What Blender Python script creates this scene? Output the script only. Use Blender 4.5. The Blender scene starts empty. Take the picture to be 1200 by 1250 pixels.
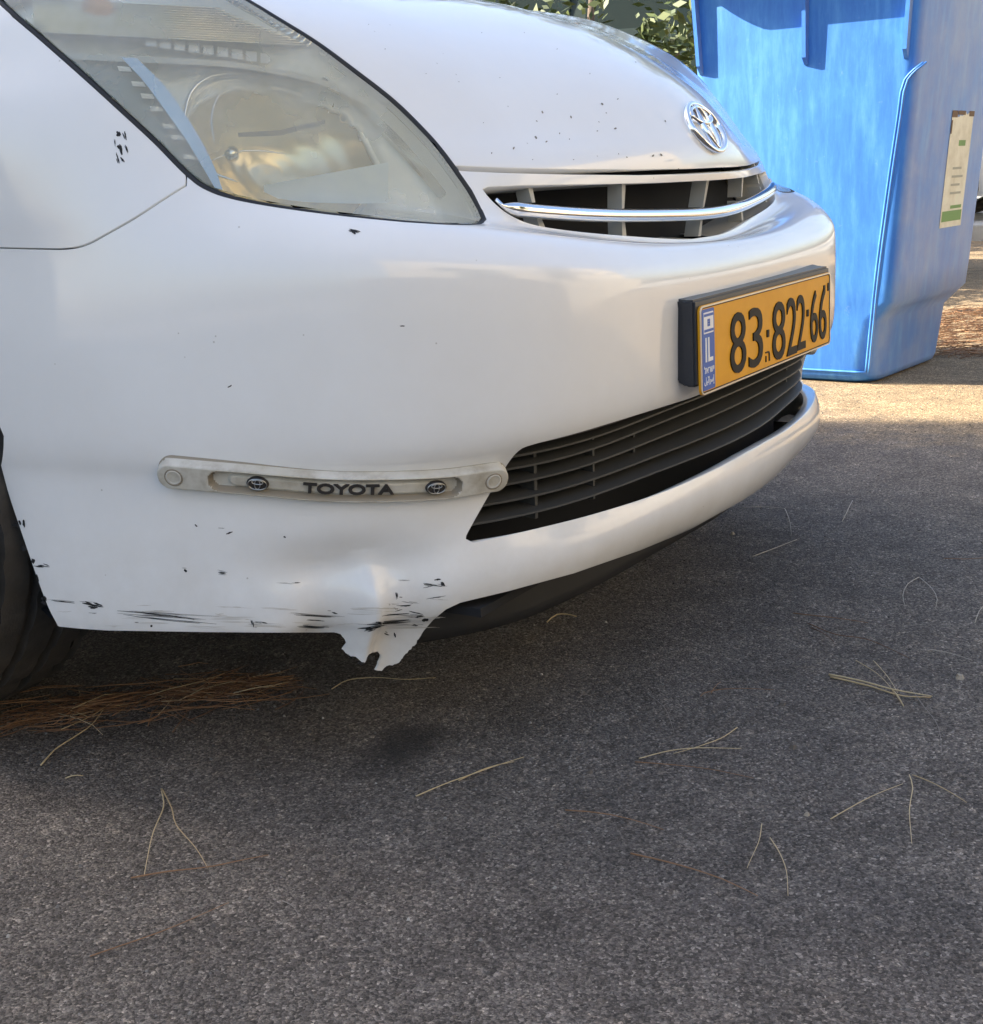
import bpy, bmesh, math, random
import numpy as np
from mathutils import Vector, Matrix
from mathutils.bvhtree import BVHTree
from mathutils.geometry import delaunay_2d_cdt

rnd = random.Random(7)
scene = bpy.context.scene
COL = scene.collection

# ------------------------------------------------------------------ camera
FPX = 1652.64                      # focal length in pixels of the 1200 x 1250 photograph
CAM = np.array([-1.8095, -.6147, .6677])
def cam_axes(yaw, pitch, roll):
    yaw, pitch, roll = map(math.radians, (yaw, pitch, roll))
    f = np.array([math.sin(yaw)*math.cos(pitch), math.cos(yaw)*math.cos(pitch), -math.sin(pitch)])
    r = np.array([math.cos(yaw), -math.sin(yaw), 0.]); u = np.cross(r, f)
    return r*math.cos(roll)+u*math.sin(roll), -r*math.sin(roll)+u*math.cos(roll), f
CR, CU, CF = cam_axes(59.238, 14.118, -2.202)
cd = bpy.data.cameras.new('camera'); cam = bpy.data.objects.new('camera', cd); COL.objects.link(cam)
cd.sensor_fit = 'HORIZONTAL'; cd.sensor_width = 36.; cd.lens = 36.*FPX/1200.
cd.clip_start = .02; cd.clip_end = 2000.
cam.matrix_world = Matrix(((CR[0], CU[0], -CF[0], CAM[0]), (CR[1], CU[1], -CF[1], CAM[1]), (CR[2], CU[2], -CF[2], CAM[2]), (0, 0, 0, 1)))
scene.camera = cam
def ray(x, y):
    d = CF + CR*(x-600)/FPX - CU*(y-625)/FPX
    return d/np.linalg.norm(d)
def to_px(P):
    d = np.atleast_2d(P)-CAM; z = d@CF
    return np.stack([600+FPX*(d@CR)/z, 625-FPX*(d@CU)/z], 1)
def on_ground(x, y, z=0.):
    d = ray(x, y); return CAM + d*(z-CAM[2])/d[2]

# ------------------------------------------------------------------ sky, sun, exposure
SUN_AZ = (-.30, .954)              # horizontal direction towards the sun
SUN_EL = math.radians(34)
world = bpy.data.worlds.new('World'); scene.world = world; world.use_nodes = True
wn = world.node_tree.nodes; wl = world.node_tree.links
sky = wn.new('ShaderNodeTexSky'); sky.sky_type = 'NISHITA'; sky.sun_disc = False
sky.sun_elevation = SUN_EL; sky.sun_rotation = math.atan2(SUN_AZ[0], SUN_AZ[1])
sky.air_density = 1.; sky.dust_density = 3.; sky.ozone_density = .6
wn['Background'].inputs['Strength'].default_value = .105
wl.new(sky.outputs['Color'], wn['Background'].inputs['Color'])
sd = bpy.data.lights.new('sun', 'SUN'); sd.energy = 4.3; sd.angle = math.radians(.3); sd.color = (1., .9, .74)
sun = bpy.data.objects.new('sun', sd); COL.objects.link(sun)
sv = Vector((SUN_AZ[0]*math.cos(SUN_EL), SUN_AZ[1]*math.cos(SUN_EL), math.sin(SUN_EL)))
sun.rotation_euler = sv.to_track_quat('Z', 'Y').to_euler()
vs = scene.view_settings
vs.view_transform = 'Standard'; vs.look = 'None'; vs.gamma = 1.; vs.use_curve_mapping = False; vs.exposure = 2.08

# ------------------------------------------------------------------ helpers: materials
def nm(name):
    m = bpy.data.materials.new(name); m.use_nodes = True
    return m, m.node_tree.nodes, m.node_tree.links, m.node_tree.nodes['Principled BSDF']
def setp(b, **k):
    for a, v in k.items():
        b.inputs[{'color': 'Base Color', 'rough': 'Roughness', 'metal': 'Metallic', 'spec': 'Specular IOR Level', 'coat': 'Coat Weight', 'coatr': 'Coat Roughness', 'trans': 'Transmission Weight', 'ior': 'IOR', 'sheen': 'Sheen Weight'}[a]].default_value = (tuple(v)+(1.,) if a == 'color' else v)
def plain(name, color, rough=.5, **k):
    m, n, l, b = nm(name); setp(b, color=color, rough=rough, **k); return m
def noise(n, l, scale, detail=4, rough=.55, vec=None):
    t = n.new('ShaderNodeTexNoise'); t.inputs['Scale'].default_value = scale; t.inputs['Detail'].default_value = detail; t.inputs['Roughness'].default_value = rough
    if vec: l.new(vec, t.inputs['Vector'])
    return t
def ramp(n, l, src, stops):
    r = n.new('ShaderNodeValToRGB'); e = r.color_ramp.elements
    while len(e) < len(stops): e.new(.5)
    for q, (p, c) in zip(e, stops):
        q.position = p; q.color = (c if len(c) == 4 else tuple(c)+(1.,)) if not isinstance(c, (int, float)) else (c, c, c, 1)
    l.new(src, r.inputs['Fac']); return r
def mixc(n, l, fac, a, b, mode='MIX'):
    m = n.new('ShaderNodeMix'); m.data_type = 'RGBA'; m.blend_type = mode
    for s, v in ((m.inputs[0], fac), (m.inputs[6], a), (m.inputs[7], b)):
        if hasattr(v, 'is_linked'): l.new(v, s)
        elif isinstance(v, (int, float)): s.default_value = v
        else: s.default_value = tuple(v)+(1.,)
    return m.outputs[2]
def bump(n, l, h, strength, dist, b):
    u = n.new('ShaderNodeBump'); u.inputs['Strength'].default_value = strength; u.inputs['Distance'].default_value = dist
    l.new(h, u.inputs['Height']); l.new(u.outputs['Normal'], b.inputs['Normal']); return u
def coord(n, kind='Object'):
    return n.new('ShaderNodeTexCoord').outputs[kind]

def mat_paint():
    m, n, l, b = nm('white_paint')
    c = coord(n)
    d = noise(n, l, 3.2, 5, .6, c); g = noise(n, l, 60, 3, .6, c)
    c1 = ramp(n, l, d.outputs['Fac'], [(.3, (.77, .765, .75)), (.7, (.82, .82, .81))])
    sp = n.new('ShaderNodeTexVoronoi'); sp.inputs['Scale'].default_value = 70; l.new(c, sp.inputs['Vector'])
    # rare dirt specks: only the smallest cell distances of a few cells
    m1 = ramp(n, l, sp.outputs['Distance'], [(.0, 1.), (.05, 1.), (.09, 0.)])
    sel = n.new('ShaderNodeMath'); sel.operation = 'GREATER_THAN'; sel.inputs[1].default_value = .93
    sep = n.new('ShaderNodeSeparateColor'); l.new(sp.outputs['Color'], sep.inputs[0]); l.new(sep.outputs[0], sel.inputs[0])
    mul = n.new('ShaderNodeMath'); mul.operation = 'MULTIPLY'; l.new(m1.outputs[0], mul.inputs[0]); l.new(sel.outputs[0], mul.inputs[1])
    half = n.new('ShaderNodeMath'); half.operation = 'MULTIPLY'; half.inputs[1].default_value = .55; l.new(mul.outputs[0], half.inputs[0])
    # road film: thin tan dust, thicker towards the hem
    sx = n.new('ShaderNodeSeparateXYZ'); l.new(c, sx.inputs[0])
    hz = ramp(n, l, sx.outputs[2], [(.14, .42), (.32, .12), (.60, .03)]); dn = noise(n, l, 16, 6, .7, c)
    dr = ramp(n, l, dn.outputs['Fac'], [(.35, .25), (.7, 1.)]); film = n.new('ShaderNodeMath'); film.operation = 'MULTIPLY'; l.new(hz.outputs[0], film.inputs[0]); l.new(dr.outputs[0], film.inputs[1])
    base = mixc(n, l, film.outputs[0], c1.outputs[0], (.50, .44, .34))
    col = mixc(n, l, half.outputs[0], base, (.28, .25, .2))
    l.new(col, b.inputs['Base Color'])
    setp(b, rough=.40, coat=1., coatr=.05)
    rr = ramp(n, l, d.outputs['Fac'], [(.25, .10), (.75, .035)]); l.new(rr.outputs[0], b.inputs['Coat Roughness'])
    bump(n, l, g.outputs['Fac'], .02, .002, b)
    return m
PAINT = mat_paint()
BLACK = plain('black_plastic', (.018, .018, .02), .45)
BLACK_ROUGH = plain('dark_interior', (.008, .008, .009), .9)
RUBBER_GAP = plain('rubber_seal', (.012, .013, .016), .6)
CHROME = plain('chrome', (.82, .83, .85), .07, metal=1.)
CHROME_DULL = plain('dull_chrome', (.62, .62, .6), .28, metal=1.)

# ------------------------------------------------------------------ helpers: objects
def obj(name, verts, faces, mat=None, parent=None, smooth=True, normals=None):
    me = bpy.data.meshes.new(name)
    me.from_pydata([tuple(map(float, v)) for v in verts], [], [tuple(int(i) for i in f) for f in faces])
    me.update()
    if smooth: me.shade_smooth()
    if normals is not None: me.normals_split_custom_set_from_vertices([tuple(map(float, q)) for q in normals])
    o = bpy.data.objects.new(name, me); COL.objects.link(o)
    if mat: me.materials.append(mat)
    if parent: o.parent = parent
    return o
def from_bm(name, bm, mat=None, parent=None, smooth=False, sharp=None):
    me = bpy.data.meshes.new(name); bm.normal_update(); bm.to_mesh(me); bm.free()
    if smooth:
        me.shade_smooth()
        if sharp: me.set_sharp_from_angle(angle=math.radians(sharp))
    o = bpy.data.objects.new(name, me); COL.objects.link(o)
    if mat: me.materials.append(mat)
    if parent: o.parent = parent
    return o
def thing(name, label, cat, loc=(0, 0, 0), group=None):
    o = bpy.data.objects.new(name, None); COL.objects.link(o); o.location = loc
    o['label'] = label; o['category'] = cat
    if group: o['group'] = group
    bpy.context.view_layer.update() if False else None
    return o
def tag(o, label, cat, group=None, kind=None):
    o['label'] = label; o['category'] = cat
    if group: o['group'] = group
    if kind: o['kind'] = kind
    return o
def box(bm, x0, x1, y0, y1, z0, z1, bev=0., seg=2):
    r = bmesh.ops.create_cube(bm, size=1.)
    for v in r['verts']:
        v.co = Vector(((x0+x1)/2+v.co.x*(x1-x0), (y0+y1)/2+v.co.y*(y1-y0), (z0+z1)/2+v.co.z*(z1-z0)))
    if bev:
        e = {e for v in r['verts'] for e in v.link_edges}
        bmesh.ops.bevel(bm, geom=list(e), offset=bev, segments=seg, affect='EDGES', profile=.5)
def tube(path, rad, seg=10, caps=True, closed=False, up=(0, 0, 1)):
    """swept ring along path; rad = number, list, or list of (a,b) radii"""
    P = np.array(path, float); n = len(P); V = []; Fc = []
    T = np.gradient(P, axis=0) if not closed else (np.roll(P, -1, 0)-np.roll(P, 1, 0))
    T /= np.linalg.norm(T, axis=1)[:, None]+1e-12
    upv = np.array(up, float)
    for i in range(n):
        s = np.cross(T[i], upv); s /= np.linalg.norm(s)+1e-9; w = np.cross(s, T[i])
        r = rad[i] if hasattr(rad, '__len__') and len(rad) == n and not isinstance(rad, tuple) else rad
        ra, rb = r if isinstance(r, tuple) else (r, r)
        for j in range(seg):
            a = 2*math.pi*j/seg; V.append(P[i]+s*ra*math.cos(a)+w*rb*math.sin(a))
    m = n if closed else n-1
    for i in range(m):
        for j in range(seg):
            a = i*seg+j; b = i*seg+(j+1) % seg; c = ((i+1) % n)*seg+(j+1) % seg; d = ((i+1) % n)*seg+j
            Fc.append((a, b, c, d))
    if caps and not closed:
        Fc.append(tuple(range(seg))[::-1]); Fc.append(tuple((n-1)*seg+j for j in range(seg)))
    return V, Fc
def catmull(pts, step):
    P = np.array(pts, float); out = []
    E = np.vstack([2*P[0]-P[1], P, 2*P[-1]-P[-2]])
    for i in range(1, len(E)-2):
        p0, p1, p2, p3 = E[i-1], E[i], E[i+1], E[i+2]
        n = max(1, int(np.linalg.norm(p2-p1)/step))
        for t in np.arange(n)/n:
            out.append(.5*((2*p1)+(-p0+p2)*t+(2*p0-5*p1+4*p2-p3)*t*t+(-p0+3*p1-3*p2+p3)*t**3))
    out.append(P[-1]); return np.array(out)
def lin(pts, step):
    P = np.array(pts, float); out = []
    for a, b in zip(P[:-1], P[1:]):
        n = max(1, int(np.linalg.norm(b-a)/step)); out += [a+(b-a)*t for t in np.arange(n)/n]
    out.append(P[-1]); return np.array(out)

# ------------------------------------------------------------------ the car's front skin: one smooth surface S(u, k)
# u runs along the plan of the bumper from the centre line to the right front wing, k from the lower hem up to the windscreen
def natural_basis(xs, t):
    """weights (len(t) x len(xs)) of the natural cubic spline through knots xs"""
    xs = np.asarray(xs, float); t = np.asarray(t, float); n = len(xs); h = np.diff(xs)
    A = np.zeros((n, n)); Bm = np.zeros((n, n)); A[0, 0] = A[-1, -1] = 1.
    for i in range(1, n-1):
        A[i, i-1] = h[i-1]; A[i, i] = 2*(h[i-1]+h[i]); A[i, i+1] = h[i]
        Bm[i, i-1] = 6/h[i-1]; Bm[i, i] = -6/h[i-1]-6/h[i]; Bm[i, i+1] = 6/h[i]
    M = np.linalg.solve(A, Bm)
    j = np.clip(np.searchsorted(xs, t)-1, 0, n-2)
    a = (xs[j+1]-t)/h[j]; b = (t-xs[j])/h[j]
    W = np.zeros((len(t), n)); r = np.arange(len(t))
    np.add.at(W, (r, j), a); np.add.at(W, (r, j+1), b)
    W += ((a**3-a)*h[j]**2/6)[:, None]*M[j] + ((b**3-b)*h[j]**2/6)[:, None]*M[j+1]
    return W
PLAN = np.array([(0, .030), (.13, .030), (.26, .032), (.40, .038), (.50, .061), (.60, .120), (.68, .200), (.74, .294), (.79, .415), (.825, .56), (.845, .75), (.856, 1.0), (.862, 1.35), (.8625, 1.75)])
PU = np.concatenate([[0], np.cumsum(np.linalg.norm(np.diff(PLAN, axis=0), axis=1))])
UMAX = PU[-1]
PUm = np.concatenate([-PU[:0:-1], PU]); PXm = np.concatenate([PLAN[:0:-1, 0], -PLAN[:, 0]]); PYm = np.concatenate([PLAN[:0:-1, 1], PLAN[:, 1]])
STA = PU[[0, 4, 6, 8, 11, 13]]      # stations A..F
ROWS = [ # (d, z) at stations A, B, C, D, E, F ; d = inward offset
 [(.10, .085), (.11, .075), (.06, .085), (.04, .10), (.03, .10), (.03, .10)],
 [(.05, .175), (.072, .168), (.036, .168), (.02, .175), (.02, .18), (.02, .18)],
 [(.022, .197), (.042, .192), (.022, .192), (.013, .20), (.012, .20), (.012, .20)],
 [(.002, .232), (.022, .228), (.016, .222), (.011, .23), (.01, .23), (.01, .23)],
 [(.002, .268), (.026, .264), (.018, .262), (.011, .27), (.01, .27), (.01, .27)],
 [(.012, .298), (.036, .295), (.020, .298), (.011, .305), (.008, .31), (.006, .31)],
 [(.014, .335), (.034, .33), (.020, .335), (.011, .34), (.006, .345), (.004, .345)],
 [(.008, .366), (.022, .36), (.013, .362), (.008, .368), (.003, .375), (.002, .375)],
 [(.000, .392), (.004, .39), (.001, .392), (.000, .40), (.000, .41), (.000, .41)],
 [(.000, .452), (.000, .455), (.000, .465), (.000, .475), (.000, .48), (.000, .48)],
 [(.002, .520), (.002, .540), (.003, .555), (.005, .55), (.004, .55), (.002, .55)],
 [(.010, .553), (.012, .573), (.012, .596), (.011, .60), (.010, .60), (.008, .60)],
 [(.044, .566), (.046, .600), (.040, .626), (.017, .635), (.014, .635), (.012, .635)],
 [(.082, .568), (.098, .615), (.074, .650), (.024, .668), (.020, .665), (.018, .665)],
 [(.068, .655), (.128, .670), (.108, .694), (.034, .712), (.028, .71), (.026, .71)],
 [(.086, .714), (.164, .720), (.140, .760), (.050, .762), (.038, .76), (.036, .76)],
 [(.124, .763), (.214, .786), (.190, .838), (.080, .814), (.052, .81), (.050, .81)],
 [(.210, .822), (.310, .858), (.290, .900), (.135, .874), (.070, .855), (.066, .855)],
 [(.40, .902), (.490, .926), (.460, .948), (.250, .904), (.105, .897), (.095, .897)],
 [(.75, .968), (.800, .975), (.780, .972), (.46, .940), (.175, .932), (.15, .930)],
 [(1.10, 1.02), (1.10, 1.01), (1.05, .995), (.76, .965), (.31, .958), (.24, .952)]]
RD = np.array(ROWS)[:, :, 0]; RZ = np.array(ROWS)[:, :, 1]; NK = len(ROWS)
RD[:6, 0] -= .016; RD[6:10, 0] -= .002; RD[10:12, 0] -= .008; RD[12:, 0] -= .017
STm = np.concatenate([-STA[:0:-1], STA]); RDm = np.hstack([RD[:, :0:-1], RD]); RZm = np.hstack([RZ[:, :0:-1], RZ])
def plan_at(u):
    W = natural_basis(PUm, u); bx = W@PXm; by = W@PYm
    qx = .35*bx; qy = 1.5+.5*np.maximum(0, by-.5)**2
    h = np.stack([qx-bx, qy-by], 1); h /= np.linalg.norm(h, axis=1)[:, None]
    return bx, by, h
def P3(u, d, z):
    """point at plan position u, pushed inwards by d, at height z"""
    u = np.atleast_1d(np.asarray(u, float)); bx, by, h = plan_at(u)
    d = np.broadcast_to(d, u.shape); z = np.broadcast_to(z, u.shape)
    return np.stack([bx+h[:, 0]*d, by+h[:, 1]*d, z], 1)
def S(u, k):
    u = np.atleast_1d(np.asarray(u, float)); k = np.atleast_1d(np.asarray(k, float))
    Wu = natural_basis(STm, u); Wk = natural_basis(np.arange(NK), k)
    return P3(u, np.sum(Wk*(Wu@RDm.T), 1), np.sum(Wk*(Wu@RZm.T), 1))
def Snorm(fn, u, k):
    e = 1e-3
    a = fn(u+e, k)-fn(u-e, k); b = fn(u, k+e*4)-fn(u, k-e*4)
    n = np.cross(b, a); n /= np.linalg.norm(n, axis=1)[:, None]+1e-12
    return n
# fine grid for ray casts, over both halves (u < 0 is the mirror half)
GU = np.linspace(-.95, UMAX, 620); GK = np.linspace(0, NK-1, 500)
_uu, _kk = np.meshgrid(GU, GK, indexing='ij')
GP = S(_uu.ravel(), _kk.ravel()); _nk = len(GK)
_t = []
for _i in range(len(GU)-1):
    _a = _i*_nk+np.arange(_nk-1)
    _t.append(np.stack([_a, _a+_nk, _a+_nk+1], 1)); _t.append(np.stack([_a, _a+_nk+1, _a+1], 1))
GT = np.concatenate(_t)
BVH = BVHTree.FromPolygons(GP.tolist(), GT.tolist(), all_triangles=True)
UKf = np.stack([_uu.ravel(), _kk.ravel()], 1)
def hit_uk(o, d, tree=None, pts=None):
    loc, nrm, idx, dist = (tree or BVH).ray_cast(Vector(o), Vector(d))
    if loc is None: return None
    i = GT[idx]; A, B_, C_ = (GP if pts is None else pts)[i]; p = np.array(loc)
    v0 = B_-A; v1 = C_-A; v2 = p-A
    d00 = v0@v0; d01 = v0@v1; d11 = v1@v1; d20 = v2@v0; d21 = v2@v1; den = d00*d11-d01*d01
    b = (d11*d20-d01*d21)/den; c = (d00*d21-d01*d20)/den
    return UKf[i[0]]*(1-b-c)+UKf[i[1]]*b+UKf[i[2]]*c
def px_uk(pts, dented=False):
    out = []
    for x, y in pts:
        r = hit_uk(CAM, ray(x, y), DBVH, DP) if dented else hit_uk(CAM, ray(x, y))
        if r is not None: out.append(r)
        else: print('MISS', x, y)
    return np.array(out)
def side_uk(pts):   # (y, z) on the car's side
    return np.array([hit_uk((-3, y, z), (1, 0, 0)) for y, z in pts])
def uk_of_k(u, k): return np.stack([np.broadcast_to(u, np.broadcast(u, k).shape), np.broadcast_to(k, np.broadcast(u, k).shape)], 1).astype(float)

KS = .05                              # metres per k in the flat parameter plane
def in_poly(pts, poly):
    x, y = pts[:, 0], pts[:, 1]; c = np.zeros(len(pts), bool)
    a = poly; b = np.roll(poly, -1, 0)
    for (x1, y1), (x2, y2) in zip(a, b):
        if y1 == y2: continue
        m = ((y1 > y) != (y2 > y)); xi = x1+(y-y1)*(x2-x1)/(y2-y1); c ^= m & (x < xi)
    return c
def seg_dist(pts, poly):
    d = np.full(len(pts), 9.)
    a = poly; b = np.roll(poly, -1, 0)
    for p, q in zip(a, b):
        v = q-p; L = v@v+1e-15; t = np.clip(((pts-p)@v)/L, 0, 1)
        d = np.minimum(d, np.linalg.norm(pts-(p+t[:, None]*v), axis=1))
    return d
def patch(outer, holes=(), du=.011, dk=.16, margin=.0022):
    """triangulated region of the (u,k) plane: returns uk points, triangles, boundary loops (index lists)"""
    polys = [lin(np.vstack([p, p[:1]])*[1, KS], .012)[:-1] for p in (outer,)+tuple(holes)]
    lo, hi = polys[0].min(0), polys[0].max(0)
    g = np.stack(np.meshgrid(np.arange(lo[0], hi[0], du), np.arange(lo[1], hi[1], dk*KS), indexing='ij'), -1).reshape(-1, 2)
    keep = in_poly(g, polys[0]); g = g[keep]
    for h in polys[1:]: g = g[~in_poly(g, h)]
    for h in polys:
        near = seg_dist(g, h); g = g[near > margin]
    pts = []; edges = []
    for p in polys:
        n0 = len(pts); pts += p.tolist(); edges += [(n0+i, n0+(i+1) % len(p)) for i in range(len(p))]
    pts += g.tolist()
    r = delaunay_2d_cdt([Vector(p) for p in pts], edges, [], 0, 1e-6, True)
    V = np.array([tuple(v) for v in r[0]]); T = np.array([f for f in r[2] if len(f) == 3])
    c = V[T].mean(1); ok = in_poly(c, polys[0])
    for h in polys[1:]: ok &= ~in_poly(c, h)
    T = T[ok]
    used = np.unique(T); mp = -np.ones(len(V), int); mp[used] = np.arange(len(used)); V = V[used]; T = mp[T]
    # orientation: (u right, k up) -> outward normal
    a = V[T]; area = (a[:, 1, 0]-a[:, 0, 0])*(a[:, 2, 1]-a[:, 0, 1])-(a[:, 1, 1]-a[:, 0, 1])*(a[:, 2, 0]-a[:, 0, 0])
    T[area > 0] = T[area > 0][:, ::-1]
    return V/[1, KS], T
def panel_arrays(uk, T, fn=None, gap=.0015, flange=.014, keep_center=True):
    """3-D vertices, faces, normals of a panel with a rolled edge all round (except along the centre line u=0)"""
    fn = fn or S
    P = fn(uk[:, 0], uk[:, 1]); N = Snorm(fn, uk[:, 0], uk[:, 1])
    from collections import Counter
    E = Counter(); D = {}
    for t in T:
        for a, b in ((t[0], t[1]), (t[1], t[2]), (t[2], t[0])):
            E[(min(a, b), max(a, b))] += 1; D[(min(a, b), max(a, b))] = (a, b)
    bd = [D[e] for e, c in E.items() if c == 1]
    if keep_center: bd = [(a, b) for a, b in bd if not (abs(uk[a, 0]) < 1e-5 and abs(uk[b, 0]) < 1e-5)]
    # inward (in surface) direction at each boundary vertex
    inn = {}
    for a, b in bd:
        t = P[b]-P[a]; L = np.linalg.norm(t)+1e-12
        nn = np.cross(N[a], t/L)
        for i in (a, b): inn.setdefault(i, []).append(nn)
    P = P.copy(); inv = {}
    for i, q in inn.items():
        v = np.mean(q, 0); v /= np.linalg.norm(v)+1e-9
        if keep_center and abs(uk[i, 0]) < 1e-5: v[0] = 0
        inv[i] = v
    sgn = 1.
    # check the sign once with a triangle
    a, b = bd[0]; tri = next(t for t in T if a in t and b in t); c3 = P[tri].mean(0)
    if (c3-P[a])@inv[a] < 0: sgn = -1.
    for i in inv: P[i] = P[i]+sgn*inv[i]*gap
    V = [*P]; NN = [*N]; F = [tuple(t) for t in T]; r1 = {}; r2 = {}
    for i, v in inv.items():
        r1[i] = len(V); V.append(P[i]-sgn*v*.0008-N[i]*.0014); nv = -sgn*v*.8+N[i]*.6; NN.append(nv/np.linalg.norm(nv))
        r2[i] = len(V); V.append(P[i]-sgn*v*.0008-N[i]*(flange if np.isscalar(flange) else flange(uk[i], P[i]))); NN.append(-sgn*v)
    for a, b in bd:
        F.append((b, a, r1[a], r1[b])); F.append((r1[b], r1[a], r2[a], r2[b]))
    return np.array(V), F, np.array(NN)
def mirror_arrays(V, F, N):
    return V*[-1, 1, 1], [tuple(f[::-1]) for f in F], N*[-1, 1, 1]
def join_halves(A, B_):
    V = np.vstack([A[0], B_[0]]); N = np.vstack([A[2], B_[2]]); o = len(A[0])
    F = list(A[1])+[tuple(i+o for i in f) for f in B_[1]]
    # weld the centre line
    cen = {}; mp = np.arange(len(V))
    for i in np.where(np.abs(V[:, 0]) < 1e-5)[0]:
        key = (round(V[i, 1], 5), round(V[i, 2], 5)); mp[i] = cen.setdefault(key, i); N[i, 0] = 0
    F = [tuple(mp[i] for i in f) for f in F]
    F = [f for f in F if len(set(f)) == len(f)]
    return V, F, N

# dent and crack by the lower corner of the bumper (right-hand side only)
uD, kD = px_uk([(455, 712)])[0]
def S_dent(u, k):
    P = S(u, k)
    bx, by, h = plan_at(np.atleast_1d(u))
    a = (np.atleast_1d(u)-uD); z = P[:, 2]
    zt = .275; below = np.clip((zt-z)/(zt-.165), 0, 1.05)
    # pushed-in hollow left of the crease, ridge at the crease, flat torn tongue right of it
    left = np.exp(-((a-.040)/.042)**2)*below**1.2*.034
    right = np.exp(-((a+.040)/.030)**2)*below**1.2*.016
    ridge = -np.exp(-((a+.003)/.014)**2)*np.clip(below, 0, 1)**.8*.016
    soft = np.exp(-((a-.02)/.09)**2)*np.exp(-((z-.262)/.030)**2)*.018
    d = left+right+ridge+soft
    P = P.copy(); P[:, 0] += h[:, 0]*d; P[:, 1] += h[:, 1]*d
    return P

DP = S_dent(_uu.ravel(), _kk.ravel()); DBVH = BVHTree.FromPolygons(DP.tolist(), GT.tolist(), all_triangles=True)

# ---- outlines, read from the photograph on to the surface
hood_front = px_uk(lin([(557, 207), (575, 208), (620, 210), (700, 212), (780, 213), (840, 212)], 6))
if hood_front[-1, 0] > .02:
    hood_front = np.vstack([hood_front, [[.02, hood_front[-1, 1]]]])
hood_front = hood_front[hood_front[:, 0] > .015]
hood_front = np.vstack([hood_front, [[0, hood_front[-1, 1]]]])
lens_up_px = catmull([(557, 207), (540, 184), (520, 161), (480, 122), (430, 83), (385, 50), (340, 22), (300, -2), (200, -58), (80, -98), (-50, -112), (-110, -100)], 5)
lens_lo_px = catmull([(557, 207), (574, 232), (588, 258), (592, 267), (585, 273), (560, 274), (520, 272), (470, 268), (380, 258), (300, 245), (255, 231), (228, 212), (190, 174), (150, 137), (100, 91), (50, 47), (5, 8), (-60, -52), (-110, -100)], 5)
lens_up = px_uk(lens_up_px); lens_lo = px_uk(lens_lo_px)
ib = int(np.argmin(np.linalg.norm(lens_lo_px-[228, 213], axis=1)))
lens_lo_bumper = lens_lo[:ib+1]; lens_lo_fender = lens_lo[ib:]
shut = px_uk(catmull([(227, 226), (200, 243), (165, 266), (130, 286), (105, 299), (80, 304), (40, 304), (0, 303), (-40, 302)], 6))
shut = np.vstack([[lens_lo[ib]], shut])
arch_c = (.905, .31)
arch_top = side_uk([(arch_c[0]+.335*math.cos(a), arch_c[1]+.335*math.sin(a)) for a in np.radians(np.arange(118, 166, 3))])
arch_rear = side_uk([(arch_c[0]+.335*math.cos(a), arch_c[1]+.335*math.sin(a)) for a in np.radians(np.arange(-18, 118, 4))])
arch_low = px_uk(catmull([(0, 568), (10, 605), (25, 650), (45, 708), (58, 742), (70, 765)], 6))
bottom_px = [(70, 766), (100, 769), (130, 771), (250, 773), (330, 773.5), (408, 773), (415, 775), (421, 785), (417, 793), (424, 800), (438, 807), (446, 811), (449, 804), (454, 798), (461, 797), (465, 802), (461, 810), (459, 819), (466, 820), (472, 814), (485, 811), (497, 800), (507, 788), (519, 770), (530, 757), (545, 745), (562, 737), (620, 723), (700, 701), (780, 673), (840, 648), (880, 626)]
_bp = lin(bottom_px, 3)
for _p in _bp:                        # the torn edge is ragged
    if 416 < _p[0] < 522 and _p[1] > 776: _p += (rnd.uniform(-1.3, 1.3), rnd.uniform(-1.5, 1.5))
bottom = px_uk(_bp, True)
bottom = bottom[bottom[:, 0] > .02]; bottom = np.vstack([bottom, [[0, bottom[-1, 1]]]])
lower_open = np.vstack([px_uk(catmull([(940, 532), (905, 555), (860, 578), (800, 603), (720, 628), (640, 648), (590, 659)], 6)),
                        px_uk(catmull([(580, 662), (571, 658), (577, 643), (598, 605), (620, 568), (634, 551), (650, 544), (700, 531), (760, 513), (840, 488)], 5))])
print('lower open', lower_open[0], lower_open[-1])
k_lo_bot, k_lo_top = lower_open[0, 1], lower_open[-1, 1]
lower_open = lower_open[lower_open[:, 0] > .03]
lo_far = [(0., lower_open[0, 1]), ]
upper_open = np.vstack([px_uk(catmull([(868, 286), (840, 291), (780, 288), (700, 281), (650, 273), (622, 261), (603, 246), (590, 231)], 5)), px_uk(lin([(596, 229), (640, 227), (720, 226), (800, 224.5), (850, 222)], 6))])
upper_open = upper_open[upper_open[:, 0] > .03]
def close_center(op):   # openings run through the centre line: close them with two points at u=0
    return np.vstack([[[0., op[0, 1]]], op, [[0., op[-1, 1]]]])
for nme, a in (('hood', hood_front), ('lens_up', lens_up), ('lens_lo', lens_lo), ('shut', shut), ('archt', arch_top), ('archl', arch_low), ('bottom', bottom), ('lo', lower_open), ('uo', upper_open)):
    print(nme, a[0].round(3), a[-1].round(3), S(a[[0, -1], 0], a[[0, -1], 1]).round(3).tolist())

# ================================================================== the white car
car = thing('car', 'white car with cracked front bumper parked on the asphalt', 'car', (0, 0, 0))

bumper_poly = np.vstack([hood_front[::-1], lens_lo_bumper[1:], shut[1:], arch_top[::1] if arch_top[0, 1] > arch_top[-1, 1] else arch_top[::-1], arch_low, bottom[1:]])
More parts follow.
